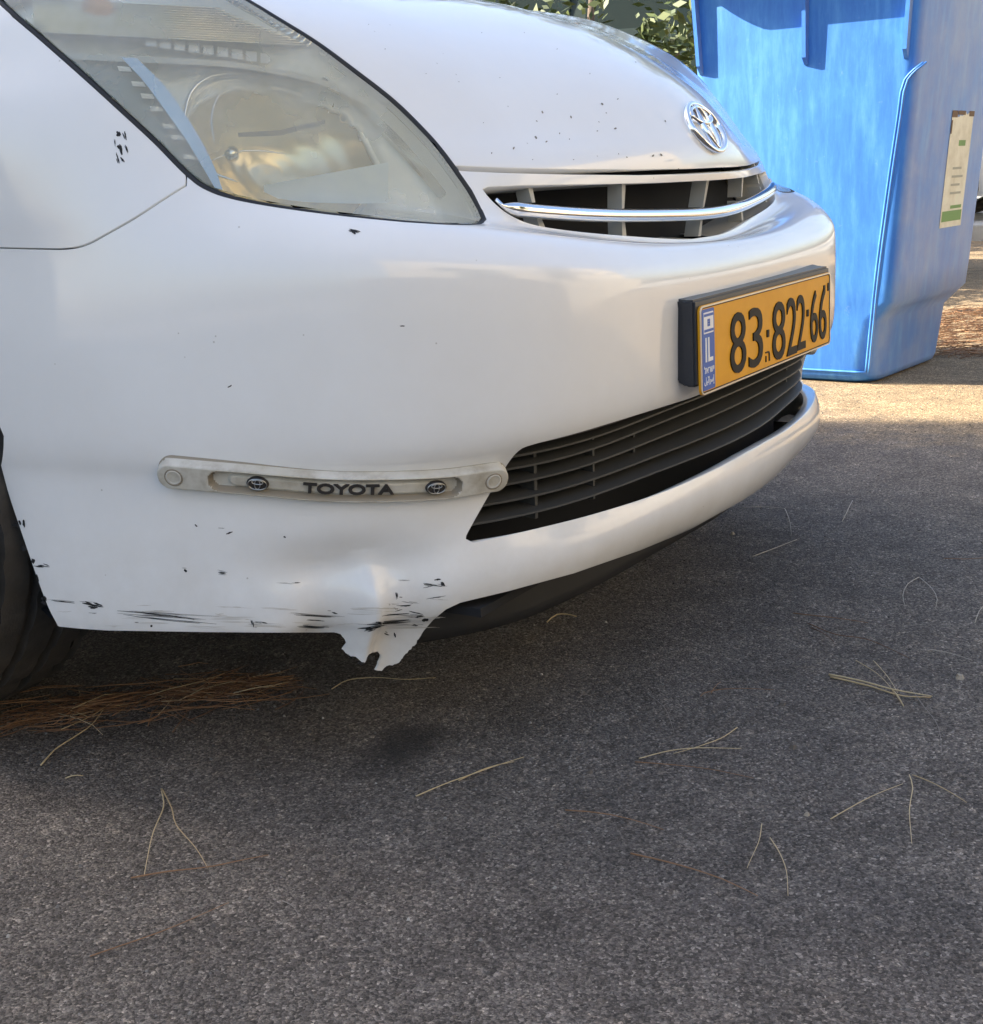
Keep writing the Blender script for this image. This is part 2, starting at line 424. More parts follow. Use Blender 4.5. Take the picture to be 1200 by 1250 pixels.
# notch the openings out of the polygon on the centre line
lo_c = close_center(lower_open); uo_c = close_center(upper_open)
hf0 = bumper_poly[0]
bumper_poly = np.vstack([bumper_poly, lo_c[[0]], lower_open, lo_c[[-1]], uo_c[[0]], upper_open, uo_c[[-1]]])
uk, T = patch(bumper_poly, (), du=.009, dk=.12)
right = panel_arrays(uk, T, S_dent, flange=lambda q, P_: .0035 if abs(q[0]-uD) < .10 and P_[2] < .185 else .022)
left = mirror_arrays(*panel_arrays(uk, T, S, flange=.022))
V, F, N = join_halves(right, left)
bumper = obj('bumper', V, F, PAINT, car, normals=N)

hood_poly = np.vstack([hood_front[::-1]+[0, .045], lens_up[1:], [[UMAX*.75, 18.6]], [[UMAX, 19.2]], uk_of_k(np.linspace(UMAX, 0, 40), NK-1.)])
uk, T = patch(hood_poly, (), du=.014, dk=.2)
A = panel_arrays(uk, T, S, gap=.003, flange=.02)
V, F, N = join_halves(A, mirror_arrays(*A))
hood = obj('hood', V, F, PAINT, car, normals=N)

fender_poly = np.vstack([shut[1:], arch_top if arch_top[0, 1] > arch_top[-1, 1] else arch_top[::-1]])
fender_poly = np.vstack([lens_lo_fender[::-1], shut[1:], arch_rear[::-1], [[arch_rear[0, 0], 1.]], [[UMAX, 1.]], [[UMAX, 19.2]], [[UMAX*.75, 18.6]]])
uk, T = patch(fender_poly, (), du=.014, dk=.2)
A = panel_arrays(uk, T, S, flange=.02)
for arr in (A, mirror_arrays(*A)): obj('fender', arr[0], arr[1], PAINT, car, normals=arr[2])

lens_poly = np.vstack([lens_lo, lens_up[::-1][1:-1]])
LENS_UK, LENS_T = patch(lens_poly, (), du=.012, dk=.16)
HOUS_UK, HOUS_T = patch(lens_poly, (), du=.005, dk=.08)

# ---- helpers on the skin
def offs(uk, delta, fn=None):
    """points at delta metres behind the skin (negative: in front of it), measured along the skin normal"""
    uk = np.atleast_2d(uk); fn = fn or S
    return fn(uk[:, 0], uk[:, 1]) - Snorm(fn, uk[:, 0], uk[:, 1])*np.broadcast_to(delta, (len(uk),))[:, None]
def strip(A, B_, closed=False):
    """quad strip between two polylines of equal length"""
    n = len(A); V = np.vstack([A, B_]); m = n if closed else n-1
    return V, [(i, (i+1) % n, n+(i+1) % n, n+i) for i in range(m)]
def both(path):          # path on the right half from outside to the centre line -> whole path
    P = np.array(path); M = P[::-1]*[-1, 1, 1]
    return np.vstack([P, M[1:] if abs(P[-1, 0]) < 1e-4 else M])
def px_point(x, y, fn=None, lift=0.):
    return offs(px_uk([(x, y)]), -lift, fn)[0]

# ------------------------------------------------------------------ lower grille
lower_grille = obj('lower_grille', *[q for q in strip(*[both(np.array([P3(u, .10, z)[0] for u in np.linspace(.75, 0, 40)])) for z in (.20, .43)])], BLACK_ROUGH, car)
lo_bot = lower_open[:int(len(lower_open)*.5)]
kb, kt = lower_open[:, 1].min(), lower_open[:, 1].max()
def blade(k, dfront, dback, th, droop=.004):
    us = np.linspace(.66, 0, 60)
    base = S(us, np.full(60, k)); bx, by, h = plan_at(us); H = np.hstack([h, np.zeros((60, 1))])
    f = base+H*dfront; b = base+H*dback
    prof = []
    for q, dz in ((b, th/2+droop), (f+H*.004, th/2), (f, th*.15), (f, -th*.25), (f+H*.004, -th/2), (b, -th/2+droop)):
        prof.append(both(q+[0, 0, dz]))
    n = len(prof[0]); V = np.vstack(prof); F = []
    for j in range(6):
        for i in range(n-1):
            a = j*n+i; c = ((j+1) % 6)*n+i; F.append((a, c, c+1, a+1))
    return V, F
SLAT = plain('grille_slat_plastic', (.050, .050, .048), .5)
ks = np.linspace(4.75, 7.55, 6)
for k in ks:
    V, F = blade(k, .018, .070, .0055)
    o = obj('slat', V, F, SLAT, lower_grille); o.data.set_sharp_from_angle(angle=math.radians(35))
for u in np.concatenate([-np.arange(.03, .60, .115), np.arange(.03, .60, .115)]):
    bm = bmesh.new()
    p = [P3(u+du_, d_, z_)[0] for du_ in (-.0022, .0022) for d_ in (.064, .09) for z_ in (.275, .385)]
    vs_ = [bm.verts.new(q) for q in p]
    for f in ((0, 1, 3, 2), (4, 6, 7, 5), (0, 4, 5, 1), (2, 3, 7, 6), (1, 5, 7, 3), (0, 2, 6, 4)): bm.faces.new([vs_[i] for i in f])
    from_bm('rib', bm, SLAT, lower_grille)

# ------------------------------------------------------------------ upper grille
GREYW = plain('grille_grey_white', (.46, .45, .41), .5)
us = np.linspace(.60, 0, 50)
upper_grille = obj('upper_grille', *strip(both(offs(uk_of_k(us, 13.0), .10)-[0, 0, .03]), both(offs(uk_of_k(us, 14.1), .085))), BLACK_ROUGH, car)
loop = upper_open; A0 = offs(loop, .012); bx, by, h = plan_at(loop[:, 0]); B0 = offs(loop, .02)+np.hstack([h, np.zeros((len(h), 1))])*.045
inset = (A0.mean(0)-A0)*[.02, 0, .10]
V, F = strip(both(A0), both(B0+inset)); 
duct = obj('grille_surround', V, F, GREYW, upper_grille)
# vertical fins above and below the chrome bar
bar_px = catmull([(604, 244), (612, 252), (640, 258), (720, 262.5), (800, 262.5), (845, 260), (866, 256)], 6)
bar_uk = px_uk(bar_px); bar_uk = bar_uk[bar_uk[:, 0] > .01]; kc = np.interp(.14, bar_uk[::-1, 0], bar_uk[::-1, 1]); bar_uk = np.vstack([bar_uk[bar_uk[:, 0] > .14], [[q, kc] for q in (.13, .10, .07, .04, .02, 0)]])
for xf in (662, 771, 862):
    uf = px_uk([(xf, 250)])[0, 0]; uf = 0. if xf > 850 else uf
    for sgn in ((-1, 1) if uf > .02 else (1,)):
        for lo, hi in ((13.02, 13.46), (13.52, 14.0)):
            f0, f1 = S([uf, uf], [lo, hi]); bx, by, h = plan_at(np.array([uf])); H = np.array([h[0, 0], h[0, 1], 0]); W = np.array([h[0, 1], -h[0, 0], 0])
            tp = []
            for p, w0 in ((f0, .003 if lo > 13.3 else .0052), (f1, .0052 if lo > 13.3 else .003)):
                tp += [p+H*.012-W*w0, p+H*.012+W*w0, p+H*.034+W*w0*.6, p+H*.034-W*w0*.6]
            tp = np.array(tp); tp[:, 0] *= -sgn if False else 1
            if sgn == -1: tp[:, 0] *= -1
            o = obj('fin', tp, [(0, 1, 2, 3), (7, 6, 5, 4), (0, 4, 5, 1), (1, 5, 6, 2), (2, 6, 7, 3), (3, 7, 4, 0)], GREYW, upper_grille, smooth=False)
path = both(offs(bar_uk, -.002)); n = len(path)
t = np.linspace(-1, 1, n); taper = np.clip((1-np.abs(t))/.10, .25, 1)
V, F = tube(path, [(.0085*a, .0085*a) for a in taper], 14)
obj('chrome_bar', V, F, CHROME, upper_grille)

# ------------------------------------------------------------------ dark inner parts behind the gaps
us = np.linspace(.50, 0, 60)
inner = obj('inner_support', *strip(both(offs(uk_of_k(us, 13.2), .055)-[0, 0, .02]), both(offs(uk_of_k(us, 16.), .05))), BLACK_ROUGH, car)
hem = []
for dd, z in ((.055, .20), (.052, .165), (.056, .150), (.10, .146), (.35, .19)):
    us = np.linspace(.645, 0, 50); e = np.clip((us-.40)/.2, 0, 1)
    hem.append(both(P3(us, dd+.030*np.clip(us/.45, 0, 1)+.0*e, z+.012*(1-np.clip(us/.5, 0, 1))-.004*e)))
n = len(hem[0]); V = np.vstack(hem); F = [(j*n+i, j*n+i+1, (j+1)*n+i+1, (j+1)*n+i) for j in range(4) for i in range(n-1)]
obj('splitter', V, F, plain('splitter_plastic', (.02, .019, .018), .55), car)
bm = bmesh.new(); box(bm, -.48, .48, .20, .56, .20, .56); from_bm('radiator_support', bm, BLACK_ROUGH, car)
bm = bmesh.new(); box(bm, -.59, .59, .13, 1.3, .188, .198); from_bm('undertray', bm, BLACK_ROUGH, car)
bm = bmesh.new(); box(bm, -.80, .80, 1.302, 4.2, .19, .24); from_bm('underbody', bm, BLACK_ROUGH, car)
bm = bmesh.new(); box(bm, -.62, .62, .56, 1.25, .24, .80); from_bm('engine_bay', bm, BLACK_ROUGH, car)
us_ = np.linspace(PU[6], PU[9]-.02, 30)
V, F = strip(P3(us_, .05, .19), P3(us_, .35, .19)); 
for m_ in (1, -1): obj('wheel_liner_floor', V*[m_, 1, 1], F, BLACK_ROUGH, car)
for m_ in (1, -1):
    pr = []
    for a in np.radians(np.arange(-10, 191, 8)): pr.append((arch_c[0]+.345*math.cos(a), arch_c[1]+.345*math.sin(a)))
    A_ = np.array([(-.79*m_, y, z) for y, z in pr]); B_ = np.array([(-.60*m_, y, z) for y, z in pr])
    obj('wheel_liner', *strip(A_, B_), BLACK_ROUGH, car)

# ------------------------------------------------------------------ headlights
def mat_lens():
    m, n, l, b = nm('hazed_lens')
    c = coord(n); d = noise(n, l, 7, 4, .6, c)
    col = ramp(n, l, d.outputs['Fac'], [(.3, (.90, .85, .64)), (.7, (.90, .91, .84))])
    l.new(col.outputs[0], b.inputs['Base Color']); setp(b, rough=.35, spec=.3)
    tr = n.new('ShaderNodeBsdfTransparent'); tr.inputs[0].default_value = (.96, .98, .94, 1)
    mx = n.new('ShaderNodeMixShader')
    fac = ramp(n, l, d.outputs['Fac'], [(.3, .22), (.75, .36)]); l.new(fac.outputs[0], mx.inputs[0])
    gl = n.new('ShaderNodeBsdfGlossy'); gl.inputs['Roughness'].default_value = .05
    fr = n.new('ShaderNodeFresnel'); fr.inputs[0].default_value = 1.5
    m2 = n.new('ShaderNodeMixShader'); l.new(fr.outputs[0], m2.inputs[0])
    l.new(tr.outputs[0], mx.inputs[1]); l.new(b.outputs[0], mx.inputs[2])
    l.new(mx.outputs[0], m2.inputs[1]); l.new(gl.outputs[0], m2.inputs[2])
    l.new(m2.outputs[0], n['Material Output'].inputs['Surface'])
    return m
LENS = mat_lens()
REFL = plain('reflector_silver', (.96, .92, .80), .16, metal=.85)
REFL_WARM = plain('reflector_warm', (.90, .78, .54), .22, metal=.6)
FACET = plain('facet_bright', (.92, .93, .92), .3, metal=.1)
REFL2 = plain('housing_silver', (.84, .84, .78), .42, metal=.15)
BEZEL = plain('bezel_grey', (.50, .52, .52), .45, metal=.2)
AMBER = plain('amber_bulb', (.55, .26, .10), .3)
DARKREF = plain('marker_dark_reflector', (.22, .28, .29), .3, metal=.3)
BLUESTRIP = plain('divider_strip', (.50, .62, .70), .16, metal=.9)  # chrome strip; the blue it reflects is put into its colour
def behind(x, y, depth):
    """a point in the lamp: seen at that place through the lens, depth metres behind it"""
    uk = px_uk([(x, y)])[0]; p = S(uk[:1], uk[1:])[0]; return p+ray(x, y)*depth
lens_poly_s = lens_poly*[1, KS]
ed = seg_dist(HOUS_UK*[1, KS], lens_poly_s)
_q = to_px(S(HOUS_UK[:, 0], HOUS_UK[:, 1]))-[352, 163]
_a = math.radians(14); _qx = (_q[:, 0]*math.cos(_a)+_q[:, 1]*math.sin(_a))/128; _qy = (-_q[:, 0]*math.sin(_a)+_q[:, 1]*math.cos(_a))/80
BOWL_R = np.hypot(_qx, _qy)
_in = np.clip(1-BOWL_R, 0, 1)
HOUS_D = (.034+.030*np.clip((BOWL_R-1)/.5, 0, 1)*0+.052*(1-np.clip(BOWL_R, 0, 1)**2)*(BOWL_R < 1)+.0005*np.cos(BOWL_R*30)*(BOWL_R < 1)+.010*np.clip((1.06-BOWL_R)/.06, 0, 1))*np.clip(ed/.028, 0, 1)**.8+.005
lamp_parts = []
head = obj('headlight', [(0, 0, 0)], [], None, car)
bpy.data.objects.remove(head)
def lamp(m_):
    fl = np.array([m_, 1, 1])
    def add(name, V, F, mat, par, smooth=True, sharp=None):
        V = np.array(V, float)*fl; F = [tuple(f) if m_ == 1 else tuple(f)[::-1] for f in F]
        o = obj(name, V, F, mat, par, smooth)
        if sharp: o.data.set_sharp_from_angle(angle=math.radians(sharp))
        return o
    # housing: a bowl behind the lens
    Pn = offs(HOUS_UK, HOUS_D)
    root = add('headlight', Pn, [tuple(t) for t in HOUS_T], REFL2, car)
    root.data.materials.append(REFL_WARM)
    for pl_, tr_ in zip(root.data.polygons, HOUS_T):
        if BOWL_R[tr_].mean() < 1: pl_.material_index = 1
    root['label'] = 'clouded yellowed headlight'
    A = panel_arrays(LENS_UK, LENS_T, S, gap=.005, flange=.012)
    if m_ == -1: A = mirror_arrays(*A)
    obj('lens', A[0], A[1], LENS, root, normals=A[2])
    out = lin(np.vstack([lens_poly, lens_poly[:1]])*[1, KS], .01)[:-1]/[1, KS]
    V, F = tube(offs(out, .0035), (.0042, .0042), 8, closed=True)
    add('seal', V, F, RUBBER_GAP, root)
    # bright rim arcs of the bowl
    rp = [(352+128*math.cos(t)*math.cos(_a)-80*math.sin(t)*math.sin(_a), 163+128*math.cos(t)*math.sin(_a)+80*math.sin(t)*math.cos(_a)) for t in np.linspace(0, 2*math.pi, 90)]
    rim_pts = []
    for x, y in rp:
        if in_poly(np.array([(x, y)]), np.vstack([lens_lo_px, lens_up_px[::-1]]))[0]: rim_pts.append((x, y))
    ruk = px_uk(rim_pts); rd = np.array([HOUS_D[np.argmin(np.linalg.norm((HOUS_UK-q)*[1, KS], axis=1))] for q in ruk])
    brk = np.where(np.linalg.norm(np.diff(np.array(rim_pts), axis=0), axis=1) > 25)[0]
    for seg_ in np.split(np.arange(len(ruk)), brk+1):
        if len(seg_) > 4:
            V, F = tube(offs(ruk[seg_], rd[seg_]-.002), .0034, 8); add('bowl_rim', V, F, REFL2, root)
    for arc, rad in (([(229, 168), (226, 140), (234, 112), (254, 95), (284, 88)], .0022), ([(262, 176), (258, 146), (264, 122), (276, 106)], .0014), ([(238, 186), (256, 208), (290, 222)], .0016), ([(258, 196), (285, 186), (316, 184), (350, 188)], .0012)):  # rim arcs, and below them chrome tubes laid in as glints
        pts = catmull(arc, 5); V, F = tube([behind(x, y, .030) for x, y in pts], [rad*math.sin(math.pi*(.12+.76*q)) for q in np.linspace(0, 1, len(pts))], 7); add('rim_glint_arc', V, F, CHROME, root)
    g = [behind(x, y, d_) for x, y, d_ in ((290, 162, .034), (340, 159, .034), (396, 146, .034), (397, 151, .030), (341, 166, .030), (291, 167, .030))]
    add('baffle', g, [(0, 1, 4, 5), (1, 2, 3, 4)], plain('baffle_dark', (.30, .29, .26), .5), root)
    g = [behind(322+152*u_, 226-28*u_+v_*(8+42*u_**.6), .034-.022*v_) for v_ in np.linspace(0, 1, 6) for u_ in np.linspace(0, 1, 10)]  # pale panel imitating a bright reflection on the lens
    add('lens_reflection_panel', g, [(i*10+k_, i*10+k_+1, (i+1)*10+k_+1, (i+1)*10+k_) for i in range(5) for k_ in range(9)], plain('lens_reflection_pale', (.84, .90, .90), .35, metal=.1), root)
    V, F = tube([behind(284, 188, .034), behind(283, 188, .022), behind(282, 188, .016)], [.008, .008, .004], 14); add('bulb_shield', V, F, REFL, root)
    # warm chrome eyebrow above the bowl and the stepped inner wall towards the nose of the lamp
    for k_, (y_, d_) in enumerate(((-6, .02), (0, .03), (7, .04), (14, .05))):
        pts = catmull([(395, 100+y_), (430, 122+y_), (470, 155+y_), (510, 197+y_), (545, 238+y_*.5)], 8)
        P = np.array([behind(x, y, d_) for x, y in pts]); Q = np.array([behind(x-9, y+5, d_+.012) for x, y in pts])
        V, F = strip(P, Q); add('inner_step', V, F, REFL, root)
    pts = catmull([(205, 92), (235, 84), (275, 86), (320, 96)], 6)
    V, F = strip(np.array([behind(x, y, .03) for x, y in pts]), np.array([behind(x+4, y+10, .05) for x, y in pts])); add('eyebrow', V, F, BEZEL, root)
    # shelf between turn signal and main beam
    top = [(66, 64), (130, 67), (200, 70), (270, 74), (330, 82), (390, 96), (440, 118)]
    P = np.array([behind(x, y, .012) for x, y in catmull(top, 12)]); Q = P+np.array([.02, .055, -.004])
    V, F = strip(P, Q); V2, F2 = strip(P, P-[0, 0, .006])
    add('shelf', np.vstack([V, V2]), F+[tuple(i+len(V) for i in f) for f in F2], BEZEL, root, False)
    # turn signal: fluted panel above the shelf
    rows = []; N_ = 60
    for i in range(N_):
        t = i/(N_-1); y = -2+t*42; zoff = .006*math.sin(i*math.pi/2.5)
        rows.append(np.array([behind(x, y+(x-60)*.05, .052-.040*t+.006*math.cos(i*math.pi/2)) for x in np.linspace(40, 440, 12)]))
    V = np.vstack(rows); F = [(i*12+j, (i+1)*12+j, (i+1)*12+j+1, i*12+j+1) for i in range(N_-1) for j in range(11)]
    add('turn_signal_reflector', V, F, REFL, root)
    for i in range(9):   # small bright facets on the shelf
        x = 178+i*17.5; y = 44+i*2.6
        q = [behind(x+dx, y+dy, d_) for dx, dy, d_ in ((0, 0, .026), (13, 1, .026), (13, 13, .008), (0, 12, .008))]
        add('facet', q, [(0, 1, 2, 3)], FACET, root, False)
    b = behind(108, 12, .045)
    V, F = tube([b, b+[.002, -.014, .0], b+[.003, -.026, 0], b+[.003, -.031, 0]], [.011, .012, .008, .002], 14)
    add('amber_bulb', V, F, AMBER, root)
    # side marker pocket and the curved divider strip
    a_ = catmull([(80, 74), (110, 106), (150, 146), (190, 186), (226, 214), (250, 226)], 8); b_ = catmull([(148, 70), (176, 100), (204, 138), (228, 172), (248, 205), (262, 229)], 8)
    n = min(len(a_), len(b_)); ia = np.linspace(0, len(a_)-1, n).astype(int); ib_ = np.linspace(0, len(b_)-1, n).astype(int)
    V, F = strip(np.array([behind(x, y, .016) for x, y in a_[ia]]), np.array([behind(x, y, .03) for x, y in b_[ib_]]))
    add('marker_pocket', V, F, DARKREF, root)
    for i in range(7):
        t = .12+i*.11; x, y = b_[int(t*(len(b_)-1))]
        q = [behind(x+dx, y+dy, d_) for dx, dy, d_ in ((-16, -1, .02), (-1, 0, .022), (2, 6, .024), (-14, 5, .018))]
        add('marker_tooth', q, [(0, 1, 2, 3)], FACET, root, False)
    c_ = catmull([(166, 70), (200, 104), (226, 140), (247, 174), (262, 205), (272, 232)], 8)[:len(b_)+9]
    ic = np.linspace(0, len(c_)-1, n).astype(int)
    V, F = strip(np.array([behind(x, y, .013) for x, y in b_[ib_]]), np.array([behind(x, y, .013) for x, y in c_[ic]]))
    V2, F2 = strip(np.array([behind(x, y, .013) for x, y in c_[ic]]), np.array([behind(x, y, .05) for x, y in c_[ic]]))
    add('divider_strip', np.vstack([V, V2]), F+[tuple(i+len(V) for i in f) for f in F2], BLUESTRIP, root, True, 40)
    return root
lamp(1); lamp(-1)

# ------------------------------------------------------------------ number plate and its holder
PLc = np.array([.003, .0075, .389]); w_ = math.radians(-.57); til = .022
PX = np.array([math.cos(w_), math.sin(w_), 0]); PZ = np.array([0, math.sin(til), math.cos(til)]); PN = np.cross(PX, PZ)
if PN[1] > 0: PN = -PN
def plate_pt(x, z, out=0.): return PLc+PX*x+PZ*z+PN*out
def px_plate(x, y):
    d = ray(x, y); o = PLc+PN*.009; t = ((o-CAM)@PN)/(d@PN); p = CAM+t*d-o
    return p@PX, p@PZ
YEL = None
def mat_plate():
    m, n, l, b = nm('plate_yellow'); d = noise(n, l, 25, 4, .6, coord(n))
    c = ramp(n, l, d.outputs['Fac'], [(.3, (.72, .32, .008)), (.75, (.80, .38, .014))]); l.new(c.outputs[0], b.inputs['Base Color'])
    setp(b, rough=.45, spec=.25); return m
YEL = mat_plate()
DIGIT = plain('plate_digit_black', (.012, .009, .007), .55, spec=.2)
PBLUE = plain('plate_blue', (.02, .10, .42), .4)
PWHITE = plain('plate_white', (.8, .8, .8), .4)
def rrect(w, h, r, n=5, cx=0, cz=0):
    pts = []
    for sx, sz, a0 in ((1, 1, 0), (-1, 1, 90), (-1, -1, 180), (1, -1, 270)):
        for i in range(n):
            a = math.radians(a0+90*i/(n-1)); pts.append((cx+sx*(w/2-r)+r*math.cos(a), cz+sz*(h/2-r)+r*math.sin(a)))
    return pts
def slab(name, outline, o0, o1, mat, par, frame=plate_pt):
    n = len(outline)
    V = [frame(x, z, o1) for x, z in outline]+[frame(x, z, o0) for x, z in outline]
    F = [tuple(range(n))]+[(i, n+i, n+(i+1) % n, (i+1) % n) for i in range(n)]
    return obj(name, V, F, mat, par, False)
holder = None
bm = bmesh.new()
# holder: a shallow box whose back is narrower than its front
hv = []
for (out, wx, z0, z1, fb) in ((.004, .2670, .012, .1185, 0), (-.010, .2675, .012, .1185, 0), (-.060, .283, .034, .1300, -.030)):
    hv.append([bm.verts.new(plate_pt(x, z, out)) for x, z in ((-wx-fb, z0), (wx+fb, z0), (wx, z1), (-wx, z1))])
bm.faces.new(hv[0]); bm.faces.new(hv[2][::-1])
for a, b in ((0, 1), (1, 2)):
    for i in range(4): bm.faces.new((hv[a][i], hv[b][i], hv[b][(i+1) % 4], hv[a][(i+1) % 4]))
bmesh.ops.recalc_face_normals(bm, faces=bm.faces)
bmesh.ops.bevel(bm, geom=[e for e in bm.edges], offset=.003, segments=2, affect='EDGES')
holder = from_bm('plate_holder', bm, plain('holder_black', (.025, .028, .036), .38), car, True, 40)
plate = slab('number_plate', rrect(.52, .11, .009, 6, 0, .055), .0045, .0075, YEL, car)
def rim(name, w, h, r, cz, wd, o0, o1, mat, par):
    a = rrect(w, h, r, 6, 0, cz); b = rrect(w-2*wd, h-2*wd, max(r-wd, .001), 6, 0, cz); n = len(a)
    V = [plate_pt(x, z, o1) for x, z in a]+[plate_pt(x, z, o1) for x, z in b]+[plate_pt(x, z, o0) for x, z in a]+[plate_pt(x, z, o0) for x, z in b]
    F = [(i, (i+1) % n, n+(i+1) % n, n+i) for i in range(n)]+[(2*n+i, i, (i+1) % n, 2*n+(i+1) % n)[::-1] for i in range(n)]+[(n+i, 3*n+i, 3*n+(i+1) % n, n+(i+1) % n)[::-1] for i in range(n)]
    return obj(name, V, F, mat, par, False)
rim('plate_border', .519, .109, .0085, .055, .0018, .0072, .0088, plain('plate_rim', (.75, .66, .52), .35, metal=.4), plate)
rim('plate_line', .5148, .1048, .0075, .055, .0012, .0072, .0080, DIGIT, plate)
slab('blue_band', rrect(.040, .100, .003, 4, -.2345, .055), .0072, .0082, PBLUE, plate)
FONT_CACHE = {}
def text_mesh(txt, res=4, bold=0.):
    cu = bpy.data.curves.new('text', 'FONT'); cu.body = txt; cu.resolution_u = res; cu.offset = bold; cu.extrude = 0.
    cu.align_x = 'CENTER'; cu.align_y = 'BOTTOM_BASELINE'
    o = bpy.data.objects.new('text', cu); COL.objects.link(o)
    dg = bpy.context.evaluated_depsgraph_get(); me = o.evaluated_get(dg).to_mesh()
    V = np.array([tuple(v.co) for v in me.vertices]).reshape(-1, 3); F = [tuple(p.vertices) for p in me.polygons]
    o.evaluated_get(dg).to_mesh_clear(); bpy.data.objects.remove(o); bpy.data.curves.remove(cu)
    return V, F
def lettering(name, txt, x0, x1, z0, z1, fr, o0, o1, mat, par, bold=0.):
    V, F = text_mesh(txt, bold=bold)
    if not len(V): print('EMPTY TEXT', txt); return None
    lo, hi = V.min(0), V.max(0)
    a = x0+(V[:, 0]-lo[0])/(hi[0]-lo[0])*(x1-x0); b = z0+(V[:, 1]-lo[1])/(hi[1]-lo[1]+1e-9)*(z1-z0)
    n = len(V)
    from collections import Counter
    E = Counter(); D = {}
    for f in F:
        for i in range(len(f)):
            e = (f[i], f[(i+1) % len(f)]); E[tuple(sorted(e))] += 1; D[tuple(sorted(e))] = e
    P = [fr(x, z, o1) for x, z in zip(a, b)]+[fr(x, z, o0) for x, z in zip(a, b)]
    F2 = list(F)+[(D[e][1], D[e][0], n+D[e][0], n+D[e][1]) for e, c in E.items() if c == 1]
    return obj(name, P, F2, mat, par, False)
for ch, xl, xr, yt, yb in (('8', 892, 911, 381, 455.5), ('3', 914.5, 931.5, 375, 448), ('8', 943.5, 959, 368, 439), ('2', 961, 973, 363, 433), ('2', 973.2, 983.6, 359.5, 426.5), ('6', 989.8, 998.8, 355, 418), ('6', 1000.4, 1009.2, 352, 414)):
    ym = (yt+yb)/2
    a, _ = px_plate(xl, ym); b, _ = px_plate(xr, ym); _, zt = px_plate((xl+xr)/2, yt); _, zb = px_plate((xl+xr)/2, yb)
    lettering('digit', ch, a, b, zb, zt, plate_pt, .0072, .0092, DIGIT, plate, .0)
for x, y in ((938, 407), (986.6, 382)):
    a, z = px_plate(x, y); slab('dot', rrect(.008, .010, .001, 3, a, z), .0072, .0092, DIGIT, plate)
a, z = px_plate(938, 435); lettering('small_mark', 'ה', a-.008, a+.008, z-.007, z+.007, plate_pt, .0072, .0086, DIGIT, plate)
for (x, y), wd in (((1007, 353), .005), ((1012, 350), .004)):
    a, z = px_plate(x, y); slab('small_mark', rrect(.008, .012, .001, 3, a, z), .0072, .0086, DIGIT, plate)
slab('flag', rrect(.031, .026, .001, 3, -.234, .088), .0081, .0086, PWHITE, plate)
for zz in (.0975, .0785): slab('flag_stripe', rrect(.029, .0032, .0005, 3, -.234, zz), .0085, .0089, PBLUE, plate)
lettering('flag_star', '✡', -.238, -.230, .0835, .0925, plate_pt, .0085, .0089, PBLUE, plate)
lettering('country_code', 'IL', -.2455, -.2215, .040, .070, plate_pt, .0081, .0087, PWHITE, plate, .012)
lettering('country_name', 'לארשי', -.2505, -.2185, .026, .035, plate_pt, .0081, .0087, PWHITE, plate, .01)
lettering('country_name', 'ﻞﻴﺋاﺮﺳإ', -.2505, -.2185, .010, .022, plate_pt, .0081, .0087, PWHITE, plate, .01)

# ------------------------------------------------------------------ badge on the bonnet
kE = np.interp(.714, S(np.zeros(60), np.linspace(14, 16, 60))[:, 2], np.linspace(14, 16, 60))
def badge_frame(x, z, out=0.):
    uk = np.array([[-x, kE+z/.062]]); return offs(uk, -out)[0]
def oval(rx, rz, cx, cz, wd, name, par, y0=.003, y1=.0075):
    n = 56; V = []; F = []
    for j in range(n):
        a = 2*math.pi*j/n; ca, sa = math.cos(a), math.sin(a)
        for k_, (s_, o_) in enumerate(((0, y0-.004), (0, y1-.0015), (wd*.3, y1), (wd*.7, y1), (wd, y1-.0015), (wd, y0-.004))):
            V.append(badge_frame(cx+(rx-s_)*ca, cz+(rz-s_)*sa, o_))
    for j in range(n):
        for k_ in range(5): a = j*6+k_; b = ((j+1) % n)*6+k_; F.append((a, a+1, b+1, b))
    return obj(name, V, F, CHROME, par)
emblem = oval(.055, .042, 0, 0, .0060, 'emblem', hood)
oval(.036, .0160, 0, .0185, .0045, 'emblem_bar', emblem)
oval(.0170, .0370, 0, .0, .0045, 'emblem_loop', emblem)

# ------------------------------------------------------------------ bumper guards
gc_px = catmull([(213, 575), (295, 582), (410, 592), (525, 590), (600, 580)], 4)
gc_uk = px_uk(gc_px, True); gP = S_dent(gc_uk[:, 0], gc_uk[:, 1]); gN = Snorm(S_dent, gc_uk[:, 0], gc_uk[:, 1])
gN = np.stack([np.convolve(np.pad(gN[:, i], 10, mode='edge'), np.ones(21)/21, 'valid') for i in range(3)], 1); gN /= np.linalg.norm(gN, axis=1)[:, None]
gL = np.concatenate([[0], np.cumsum(np.linalg.norm(np.diff(gP, axis=0), axis=1))]); GLEN = gL[-1]
print('guard length', GLEN)
def guard_frame(a, b, out):
    """a along the guard from its outer to its inner end, b across (up), out from the bumper"""
    ac = min(max(a, 0), GLEN)
    p = np.array([np.interp(ac, gL, gP[:, i]) for i in range(3)]); nrm = np.array([np.interp(ac, gL, gN[:, i]) for i in range(3)]); nrm /= np.linalg.norm(nrm)
    q = np.array([np.interp(min(ac+.004, GLEN), gL, gP[:, i])-np.interp(max(ac-.004, 0), gL, gP[:, i]) for i in range(3)]); q /= np.linalg.norm(q)
    w = np.cross(nrm, q)
    if w[2] < 0: w = -w
    return p+q*(a-ac)+w*b+nrm*out
